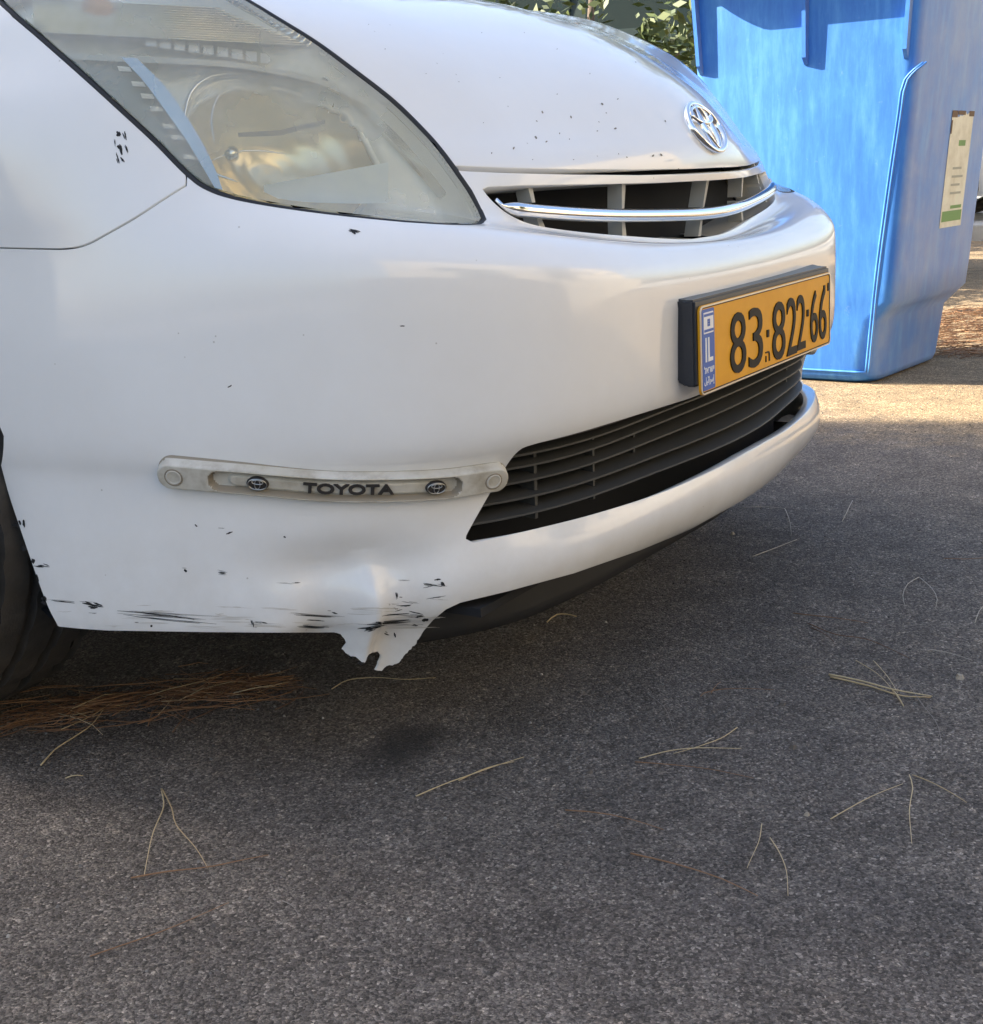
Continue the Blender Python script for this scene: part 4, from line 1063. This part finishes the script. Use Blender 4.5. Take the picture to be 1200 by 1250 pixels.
needle([[(560, 770), (600, 771), (655, 772)]], N_GREY, 'dim grey needle in the shade of the splitter', .0009)
needle([[(860, 908), (872, 902)]], N_PALE, 'tiny pale needle scrap', .0010)
needle([[(110, 1170), (200, 1140), (280, 1104)]], N_BROWN, 'long reddish needle lying diagonally, close to the car corner', .0010)
needle([[(345, 1102), (360, 1112), (366, 1122)]], N_GREY, 'small grey bent needle near the long reddish one', .0009)
for (x, y, r, lab) in ((894, 652, .0055, 'small pale pebble in front of the lower lip'), (968, 913, .006, 'small brown pebble on open asphalt'), (955, 860, .006, 'flat grey stone chip near the crossed needles'), (1172, 828, .007, 'flat tan leaf scrap beside the grey needle'), (720, 943, .005, 'dark pebble by the long brown needle'), (985, 995, .004, 'light grey pebble beside the three meeting needles')):
    V = []; F = []; stone_at(on_ground(x, y), r)
    o = obj('pebble', V, F, plain('pebble_stone', (.30, .26, .20) if 'pale' in lab or 'tan' in lab or 'light' in lab else (.10, .085, .07), .85), smooth=False); tag(o, lab, 'pebble', 'pebbles on the asphalt')
def needle_heap(name, label, pts_fn, count, mat, lmin, lmax, w, hmax, dirx, spread=.45):
    V = []; F = []
    for i in range(count):
        p = pts_fn(); L = rnd.uniform(lmin, lmax); a = math.atan2(dirx[1], dirx[0])+rnd.gauss(0, spread); z = rnd.random()**2*hmax+.002; bend = rnd.uniform(-.12, .12)*L
        P = []
        for t in (-.5, -.17, .17, .5):
            q = bend*(1-4*t*t); P.append((p[0]+L*t*math.cos(a)-q*math.sin(a), p[1]+L*t*math.sin(a)+q*math.cos(a), max(.001, z+t*rnd.uniform(-.012, .012))))
        v, f = tube(P, [w, w, w*.8, w*.4], 4); o = len(V); V += v; F += [tuple(k+o for k in q) for q in f]
    o = obj(name, V, F, mat); tag(o, label, 'pine needles', kind='stuff'); return o
heap_line = [on_ground(x, y) for x, y in ((30, 880), (120, 866), (200, 853), (270, 845), (320, 838))]
def heap_pt():
    t = rnd.random()*(len(heap_line)-1); i = int(t); q = heap_line[i]+(heap_line[min(i+1, 4)]-heap_line[i])*(t-i)
    g_ = .6+.8*math.sin(t*2.3+.5)**2
    return q+np.array([rnd.gauss(0, .022*g_), rnd.gauss(0, .030*g_), 0])
hd = heap_line[4]-heap_line[0]
needle_heap('needle_heap', 'heap of brown pine needles under the bumper beside the front tyre', heap_pt, 240, N_BROWN, .04, .13, .0007, .014, hd, .55)
needle_heap('needle_heap', 'thin straw-coloured needles strewn through the brown heap by the tyre', heap_pt, 22, N_TAN, .05, .12, .0006, .016, hd, .7)

def litter_pt():
    return np.array([2.9+rnd.random()*1.5, -.25+rnd.random()*.9, 0])
needle_heap('needle_litter', 'brown needle litter on the ground past the blue bin', litter_pt, 1600, N_BROWN, .06, .16, .0012, .03, (1, -.4))

# ================================================================== blue wheelie bin
def mat_bin():
    m, n, l, b = nm('bin_blue_plastic'); c = coord(n)
    mp = n.new('ShaderNodeMapping'); mp.inputs['Scale'].default_value = (9, 9, 1.6); l.new(c, mp.inputs['Vector'])
    st = noise(n, l, 3., 6, .7, mp.outputs[0]); bl = noise(n, l, 5, 5, .65, c); sc_ = noise(n, l, 40, 4, .7, c)
    c1 = ramp(n, l, st.outputs['Fac'], [(.25, (.034, .155, .55)), (.50, (.052, .215, .62)), (.75, (.10, .32, .70))])
    c2 = ramp(n, l, bl.outputs['Fac'], [(.50, (1, 1, 1)), (.66, (1.15, 1.12, 1.05)), (.80, (1.5, 1.35, 1.15))])
    col = mixc(n, l, 1., c1.outputs[0], c2.outputs[0], 'MULTIPLY')
    w = ramp(n, l, sc_.outputs['Fac'], [(.66, 0.), (.80, .30)]); col = mixc(n, l, w.outputs[0], col, (.42, .50, .66))
    # dusty, bleached plastic on the side that carries the sticker
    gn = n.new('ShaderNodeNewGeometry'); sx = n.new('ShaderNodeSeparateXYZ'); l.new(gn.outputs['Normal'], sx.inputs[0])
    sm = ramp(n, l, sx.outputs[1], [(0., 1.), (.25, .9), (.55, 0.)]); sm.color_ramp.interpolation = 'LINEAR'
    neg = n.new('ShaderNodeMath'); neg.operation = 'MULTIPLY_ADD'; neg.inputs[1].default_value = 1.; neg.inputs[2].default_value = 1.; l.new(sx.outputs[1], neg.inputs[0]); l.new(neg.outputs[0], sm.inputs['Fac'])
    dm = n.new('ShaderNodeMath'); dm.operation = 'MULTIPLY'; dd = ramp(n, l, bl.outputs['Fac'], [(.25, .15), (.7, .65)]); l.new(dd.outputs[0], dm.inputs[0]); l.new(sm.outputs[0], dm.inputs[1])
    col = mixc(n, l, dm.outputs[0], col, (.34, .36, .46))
    l.new(col, b.inputs['Base Color']); setp(b, rough=.5, spec=.4)
    bump(n, l, sc_.outputs['Fac'], .08, .003, b); return m
BINB = mat_bin()
BO = np.array([2.26, .445, 0.]); BY = math.radians(-6)     # near right foot of the bin; its front runs along local +Y
bF = np.array([-math.sin(BY), math.cos(BY), 0]); bS = np.array([math.cos(BY), math.sin(BY), 0])
bin_ = thing('wheelie_bin', 'tall blue plastic wheelie bin with a torn paper sticker', 'bin', (0, 0, 0))
def bpt(s_, f_, z): return BO+bS*s_+bF*f_+np.array([0, 0, z])
def bin_ring(s0, s1, f0, f1, z, r, n=6):
    pts = []
    for (cs, cf, a0) in ((s0+r, f0+r, 180), (s1-r, f0+r, 270), (s1-r, f1-r, 0), (s0+r, f1-r, 90)):
        for i in range(n):
            a = math.radians(a0+90*i/(n-1)); pts.append(bpt(cs+r*math.cos(a), cf+r*math.sin(a), z))
    return pts
def rings(name, R, mat, par, cap0=True, cap1=True, sharp=50):
    n = len(R[0]); V = [p for r in R for p in r]; F = [(i*n+j, i*n+(j+1) % n, (i+1)*n+(j+1) % n, (i+1)*n+j) for i in range(len(R)-1) for j in range(n)]
    if cap0: F.append(tuple(range(n))[::-1])
    if cap1: F.append(tuple((len(R)-1)*n+j for j in range(n)))
    o = obj(name, V, F, mat, par); o.data.set_sharp_from_angle(angle=math.radians(sharp)); return o
rings('body', [bin_ring(.03, .57, .03, .46, .0, .07), bin_ring(.005, .59, .006, .484, .012, .08), bin_ring(.0, .60, .0, .49, .03, .08), bin_ring(-.005, .62, -.010, .515, .19, .06), bin_ring(-.007, .66, -.034, .53, .225, .05), bin_ring(-.009, .675, -.054, .543, .250, .04),
     bin_ring(-.012, .69, -.058, .55, .33, .04), bin_ring(-.036, .70, -.121, .618, 1.172, .035)], BINB, bin_, True, True, 60)
rings('rim', [bin_ring(-.060, 00.725, -.145, .64, 1.170, .04), bin_ring(-.066, 00.73, -.150, .645, 1.175, .045), bin_ring(-.066, 00.73, -.150, .645, 1.23, .045), bin_ring(-.05, 00.715, -.135, .63, 1.238, .045)], BINB, bin_)
rings('lid', [bin_ring(-.150, 00.74, -.165, .66, 1.240, .05), bin_ring(-.153, 00.742, -.168, .663, 1.262, .05), bin_ring(-.04, 00.7, -.12, .615, 1.302, .06), bin_ring(.2, .6, .02, .48, 1.325, .1)], BINB, bin_)
def front_face_x(z): return np.interp(z, [0, .03, .20, .33, 1.13], [.005, .0, -.005, -.012, -.034])
def front_pt(f_, z, out=0.): return bpt(front_face_x(z)-out, f_, z)
def px_front(x, y, out=0.):
    o = front_pt(0, .6, out); n_ = -bS; d = ray(x, y); t = ((o-CAM)@n_)/(d@n_); p = CAM+t*d-BO
    return p@bF, p[2]
for fx in (px_front(987, 40)[0],):   # upright stiffening ribs under the rim
    bm = bmesh.new(); q = []
    for z, o_ in ((1.172, .028), (.955, .022), (.935, .004)):
        q.append([bm.verts.new(front_pt(fx+d_, z, e)) for d_ in (-.006, .006) for e in (-.004, o_)])
    for a, b in ((0, 1), (1, 2)):
        for i, j in ((0, 1), (1, 3), (3, 2), (2, 0)): bm.faces.new((q[a][i], q[a][j], q[b][j], q[b][i]))
    bmesh.ops.recalc_face_normals(bm, faces=bm.faces); from_bm('stiffening_rib', bm, BINB, bin_)
for side_ in (0, 1):   # corner fins at the two edges of the front
  bm = bmesh.new(); q = []
  for z, o_ in ((1.172, .028), (.955, .022), (.930, .002)):
    f_ = np.interp(z, [.33, 1.13], [-.058, -.118])+.034 if side_ == 0 else np.interp(z, [.33, 1.13], [.55, .615])-.030
    q.append([bm.verts.new(front_pt(f_+d_, z, e)) for d_ in (-.006, .006) for e in (-.006, o_)])
  for a, b in ((0, 1), (1, 2)):
    for i, j in ((0, 1), (1, 3), (3, 2), (2, 0)): bm.faces.new((q[a][i], q[a][j], q[b][j], q[b][i]))
  bmesh.ops.recalc_face_normals(bm, faces=bm.faces); from_bm('corner_fin', bm, BINB, bin_)
bead = [px_front(x, y) for x, y in catmull([(1131, 76), (1119, 85), (1108, 97), (1103, 112), (1099, 140), (1085, 230), (1068, 350), (1056, 455)], 8)]
for off in (-.004, .005):
    V, F = tube([front_pt(f_+off, max(z, .02), .0005) for f_, z in bead], .0035, 6); obj('moulded_bead', V, F, BINB, bin_)
V, F = tube([front_pt(f_, .036, .001) for f_ in np.linspace(.03, .46, 12)], .004, 6); obj('moulded_bead', V, F, BINB, bin_)
for f_ in (.10, .40):
    c0 = bpt(.62, f_-.02, .11); V, F = tube([c0, c0+bF*.05], .11, 24); 
    obj('wheel', V, F, TYRE, bin_).data.set_sharp_from_angle(angle=math.radians(40))
V, F = tube([bpt(.71, .05, 1.20), bpt(.80, .05, 1.20), bpt(.81, .08, 1.20), bpt(.81, .42, 1.20), bpt(.80, .45, 1.20), bpt(.71, .45, 1.20)], .016, 10); obj('handle', V, F, BINB, bin_)
# sticker on the side, a torn top edge
def side_f(z): return np.interp(z, [.33, 1.13], [-.058, -.118])
def side_pt(s_, z, out=0.): return bpt(s_, side_f(z)-out, z)
def px_side(x, y):
    nrm = np.cross(bS, np.array([0, 0, .8])+bF*(-.06)); nrm /= np.linalg.norm(nrm); o = side_pt(.3, .6, .0); d = ray(x, y); t = ((o-CAM)@nrm)/(d@nrm); p = CAM+t*d-BO
    return p@bS, p[2]
def mat_sticker():
    m, n, l, b = nm('paper_sticker'); c = coord(n); d = noise(n, l, 14, 5, .65, c)
    r = ramp(n, l, d.outputs['Fac'], [(.3, (.55, .52, .40)), (.6, (.72, .70, .58)), (.8, (.66, .72, .56))]); l.new(r.outputs[0], b.inputs['Base Color']); setp(b, rough=.7); return m
s0, zb0 = px_side(1146, 279); s1, zb1 = px_side(1178, 265); _, zt0 = px_side(1168, 134)
print('sticker', s0, zb0, s1, zb1, zt0)
sL, sR = s0, s0+.205; zB, zT = zb0+.0, zt0
top = [(sL+(sR-sL)*t, zT-rnd.uniform(0, .022)) for t in np.linspace(0, 1, 14)]
outl = [(sR, zB), *top[::-1], (sL, zB)]
V = [side_pt(a, z, .0012) for a, z in outl]; stick = obj('sticker', V, [tuple(range(len(V)))], mat_sticker(), bin_, False)
SG = plain('sticker_green', (.16, .30, .10), .7); SX = plain('sticker_text_grey', (.35, .36, .30), .7); SD = plain('sticker_torn_brown', (.16, .11, .07), .9)
def sbar(a0, a1, z0, z1, mat, name): obj(name, [side_pt(a, z, .0018) for a, z in ((a0, z0), (a1, z0), (a1, z1), (a0, z1))], [(0, 1, 2, 3)], mat, stick, False)
sbar(sL+.01, sR-.01, zB+.018, zB+.05, SG, 'green_band'); sbar(sL+.08, sR-.02, zB+.056, zB+.066, SG, 'green_band')
for i, z in enumerate((.10, .125, .15, .175)): sbar(sL+.06, sR-.04-.02*(i % 2), zB+z, zB+z+.007, SX, 'text_line')
sbar(sL+.09, sR-.05, zB+.245, zB+.262, SG, 'heading_line')
for a, z, w__, h__ in ((.0, -.012, .05, .02), (.055, -.008, .07, .012), (.16, -.01, .05, .016), (.0, -.05, .012, .04)): sbar(sL+a, sL+a+w__, zT+z-h__*.5, zT+z+h__*.5, SD, 'torn_edge')

# ================================================================== parked cars in the distance
def parked_car(label, loc, rz, paint, H=1.5, L=4.2, W=1.74, group='cars parked beyond the bin'):
    t = thing('parked_car', label, 'car', loc, group)
    t.rotation_euler = (0, 0, rz)
    hw = W/2
    def sec(y, zl, zs, w, zt): 
        half = [(w*.92, zl), (w*.985, zl+.08), (w, .50), (w*.99, .70), (w*.95, zs-.05), (w*.86, zs), (w*.4, zt), (0, zt+.01)]
        return [(-x, y, z) for x, z in half]+[(x, y, z) for x, z in half[::-1][1:]]
    loft('body', [sec(-L/2, .40, .66, hw*.70, .66), sec(-L/2+.08, .26, .74, hw*.86, .75), sec(-L/2+.4, .20, .84, hw*.97, .87), sec(-L/2+1.0, .20, .92, hw, .96), sec(0, .20, .95, hw, .97), sec(L/2-.8, .20, .98, hw*.99, 1.0), sec(L/2-.15, .28, 1.0, hw*.92, 1.0), sec(L/2, .42, .92, hw*.80, .93)], paint, t)
    def cab(y, z, wb, wt, zb=.94): return [(-wb, y, zb), (-wb*.98, y, zb+(z-zb)*.35), (-wt, y, z-.07), (-wt*.75, y, z-.015), (0, y, z), (wt*.75, y, z-.015), (wt, y, z-.07), (wb*.98, y, zb+(z-zb)*.35), (wb, y, zb)]
    loft('windscreen', [cab(-L/2+.95, .97, hw*.82, hw*.78), cab(-L/2+1.35, 1.2, hw*.84, hw*.74), cab(-L/2+1.75, H-.05, hw*.84, hw*.70)], GLASS, t)
    loft('cabin', [cab(-L/2+1.75, H-.04, hw*.842, hw*.70), cab(-L/2+2.2, H, hw*.845, hw*.69), cab(L/2-1.0, H-.02, hw*.845, hw*.69), cab(L/2-.35, H-.16, hw*.82, hw*.64), cab(L/2-.12, 1.02, hw*.76, hw*.66)], paint, t)
    for m_ in (1, -1):
        for (ya, yb, s0_, s1_) in ((-L/2+1.35, -L/2+2.35, .55, 0.), (-L/2+2.45, -L/2+3.3, .0, .12)):
            q = [(-hw*.852, ya, .985), (-hw*.852, yb, .985), (-hw*.735, yb-s1_, H-.13), (-hw*.735, ya+s0_, H-.13)]
            obj('side_window', np.array(q)*[m_, 1, 1], [(0, 1, 2, 3) if m_ == 1 else (3, 2, 1, 0)], GLASS, t, False)
        # wheel arches and wheels
        for yy in (-L/2+.80, L/2-.72):
            V = []; n = 26
            for k_, x_ in ((0, hw*.935), (1, hw*1.004)):
                V += [(-x_*m_, yy+.365*math.cos(a), max(.20, .31+.365*math.sin(a))) for a in np.linspace(-.3, math.pi+.3, n)]
            F = [(i, i+1, n+i+1, n+i) for i in range(n-1)]+[tuple(range(n, 2*n))]
            obj('wheel_arch', V, F, BLACK_ROUGH, t, False)
            make_wheel(t, (-m_*(hw-.085), yy, .31), 0., .31, .19, -m_)
        bm = bmesh.new(); box(bm, -m_*hw*.52-.16, -m_*hw*.52+.16, -L/2+.05, -L/2+.22, .66, .78, .03); from_bm('headlight', bm, plain('lamp_glass', (.6, .62, .62), .15), t)
        bm = bmesh.new(); box(bm, -m_*hw*.93-.09, -m_*hw*.93+.09, -L/2+1.55, -L/2+1.66, .96, 1.08, .03); from_bm('mirror', bm, paint, t)
    bm = bmesh.new(); box(bm, -.55, .55, -L/2-.004, -L/2+.2, .30, .52, .02); from_bm('grille', bm, BLACK, t)
    return t
PW = plain('parked_white_paint', (.78, .78, .76), .35, coat=.6)
PG = plain('parked_dark_green_paint', (.020, .035, .032), .3, coat=.8)
parked_car('white parked hatchback standing behind the kerb past the blue bin', (10.9, 3.35, .12), 0., PW)
parked_car('dark green parked car behind the blue bin with black windows', (6.05, 3.3, 0), math.radians(182), PG, 1.78, 4.2, 1.82)

# kerb along the far side
bm = bmesh.new(); V_ = 0
kerb_root = thing('kerb', 'pale concrete kerb in front of the white parked hatchback', 'kerb', (0, 0, 0))
KERBM = None
m, n, l, b = nm('kerb_concrete'); d = noise(n, l, 6, 5, .6, coord(n)); r = ramp(n, l, d.outputs['Fac'], [(.3, (.30, .29, .27)), (.7, (.42, .41, .38))]); l.new(r.outputs[0], b.inputs['Base Color']); setp(b, rough=.85); KERBM = m
bm.free()
for i in range(14):
    bm = bmesh.new(); box(bm, 9.35, 9.60, -6+i*1.0, -6+i*1.0+.985, -.02, .125, .012); from_bm('kerb_stone', bm, KERBM, kerb_root)
pave = obj('pavement', [(9.59, -60, .119), (60, -60, .119), (60, 60, .119), (9.59, 60, .119)], [(0, 1, 2, 3)], KERBM); pave['kind'] = 'structure'

# ================================================================== houses and walls round the yard (outside the frame: they shade and light it)
def mat_plaster(name, a, b_):
    m, n, l, b = nm(name); d = noise(n, l, 1.2, 6, .65, coord(n)); r = ramp(n, l, d.outputs['Fac'], [(.3, a), (.7, b_)]); l.new(r.outputs[0], b.inputs['Base Color']); setp(b, rough=.9)
    f = noise(n, l, 60, 3, .6, coord(n)); bump(n, l, f.outputs['Fac'], .2, .01, b); return m
PLAST = mat_plaster('plaster_cream', (.52, .47, .38), (.62, .57, .47)); PLAST2 = mat_plaster('plaster_sand', (.42, .36, .27), (.52, .45, .34)); PLAST3 = mat_plaster('wall_stone', (.30, .26, .20), (.42, .37, .29))
FRAME = plain('window_frame_white', (.75, .75, .72), .4)
def building(label, x0, x1, y0, y1, H, face_y, mat, storeys, cols):
    t = thing('apartment_building', label, 'building', ((x0+x1)/2, (y0+y1)/2, 0))
    ox, oy = (x0+x1)/2, (y0+y1)/2
    bm = bmesh.new(); box(bm, x0-ox, x1-ox, y0-oy, y1-oy, 0, H); from_bm('wall', bm, mat, t)
    bm = bmesh.new(); box(bm, x0-ox-.15, x1-ox+.15, y0-oy-.15, y1-oy+.15, H+.003, H+.35); from_bm('roof', bm, mat, t)
    sgn = -1 if face_y == y0 else 1
    for i in range(storeys):
        for j in range(cols):
            cx = x0+(j+.5)*(x1-x0)/cols-ox; z = 1.0+i*H/storeys
            ya = face_y-oy
            bm = bmesh.new(); box(bm, cx-.65, cx+.65, min(ya+sgn*.003, ya+sgn*.05), max(ya+sgn*.003, ya+sgn*.05), z, z+1.3); w = from_bm('window', bm, FRAME, t)
            bm = bmesh.new(); box(bm, cx-.58, cx+.58, min(ya+sgn*.052, ya+sgn*.06), max(ya+sgn*.052, ya+sgn*.06), z+.07, z+1.23); from_bm('pane', bm, GLASS, w)
    return t
building('unseen cream apartment block added to shade the parked white car', -24, -3.88, 10, 18, 14.6, 10, PLAST, 5, 6)  # block out of view, added for the shade it casts
building('sand-coloured sunlit apartment block across the yard from the car', -12, 16, -22, -13, 9.5, -13, PLAST2, 3, 7)
t = thing('garden_wall', 'sunlit rendered garden wall with coping stones facing the car', 'wall', (0, -8.2, 0))
bm = bmesh.new(); box(bm, -11, 12, -.1, .1, 0, 1.5); from_bm('wall', bm, PLAST3, t)
for i in range(23):
    bm = bmesh.new(); box(bm, -11+i, -11+i+.985, -.16, .16, 1.502, 1.58, .01); from_bm('coping_stone', bm, KERBM, t)

# ------------------------------------------------------------------ trees
BARK = None
m, n, l, b = nm('bark'); d = noise(n, l, 9, 6, .7, coord(n)); r = ramp(n, l, d.outputs['Fac'], [(.3, (.06, .045, .033)), (.7, (.16, .12, .09))]); l.new(r.outputs[0], b.inputs['Base Color']); setp(b, rough=.95); BARK = m
def mat_leaf(name, a, b_):
    m, n, l, b = nm(name); g = n.new('ShaderNodeNewGeometry'); r = ramp(n, l, g.outputs['Random Per Island'], [(0, a), (1, b_)]); l.new(r.outputs[0], b.inputs['Base Color']); setp(b, rough=.6)
    return m
LEAF = mat_leaf('leaf_green', (.035, .060, .015), (.10, .13, .035)); PINE = mat_leaf('pine_green', (.03, .05, .02), (.07, .09, .035))
def tree(label, loc, H, crown_z, rx, rz, leaves, mat, size, cat='tree', group=None):
    r2 = random.Random(hash(label) % 1000 if False else len(label)*7+int(H*10))
    t = thing('tree', label, cat, loc, group)
    V = []; F = []
    def add(path, rad):
        v, f = tube(path, rad, 8); o = len(V); V.extend(v); F.extend([tuple(i+o for i in q) for q in f])
    top = np.array([r2.uniform(-.3, .3), r2.uniform(-.3, .3), H*.85])
    add([(0, 0, -.05), (.03, 0, H*.25), top*.55, top], [H*.030, H*.022, H*.016, H*.005])
    tips = []
    for i in range(16):
        z = crown_z+(H-crown_z)*r2.random()*.8; a = r2.uniform(0, 6.28); ln = rx*r2.uniform(.5, 1.); s0 = np.array([top[0]*z/H, top[1]*z/H, z*.85])
        e = s0+np.array([ln*math.cos(a), ln*math.sin(a), r2.uniform(.1, .5)*rz]); mid_ = (s0+e)/2+[0, 0, -.1]
        add([s0, mid_, e], [H*.010, H*.007, H*.002]); tips += [e, mid_, (mid_+e)/2]
    obj('trunk', V, F, BARK, t)
    V2 = []; F2 = []
    cl = [tips[r2.randrange(len(tips))]+np.array([r2.gauss(0, rx*.18), r2.gauss(0, rx*.18), r2.gauss(0, rz*.16)]) for _ in range(int(leaves/36))]
    for c in cl:
        cr = r2.uniform(.25, .5)*min(1.2, rx*.4)
        for _ in range(36):
            d = np.array([r2.gauss(0, 1), r2.gauss(0, 1), r2.gauss(0, .8)]); d /= np.linalg.norm(d); p = c+d*cr*r2.random()**.4
            a = np.array([r2.gauss(0, 1), r2.gauss(0, 1), r2.gauss(0, .6)]); a /= np.linalg.norm(a); b2 = np.cross(a, d); b2 /= np.linalg.norm(b2)+1e-9
            s_ = size*r2.uniform(.6, 1.3); o = len(V2)
            V2 += [p-a*s_, p+b2*s_*.45, p+a*s_, p-b2*s_*.45]; F2.append((o, o+1, o+2, o+3))
    obj('crown', V2, F2, mat, t, False)
    return t
tree('leafy green tree behind the dark green parked car', (8.6, 6.6, 0), 5.5, 1.2, 2.3, 2.0, 9000, LEAF, .09)
tree('broad bushy tree beyond the white parked hatchback', (15.5, 4.0, .12), 6.5, 1.4, 3.2, 2.6, 9000, LEAF, .12)
tree('low dense shrub between the blue bin and the dark green parked car', (4.6, 2.62, 0), 2.0, .3, .75, .7, 7000, LEAF, .035, 'shrub')
tree('tall pine standing behind the garden wall', (4.5, -10.3, 0), 8.5, 2.2, 2.4, 3.0, 9000, PINE, .11)
tree('round-headed tree standing behind the garden wall', (-3.5, -10.6, 0), 6.0, 1.8, 2.2, 2.2, 8000, LEAF, .10)
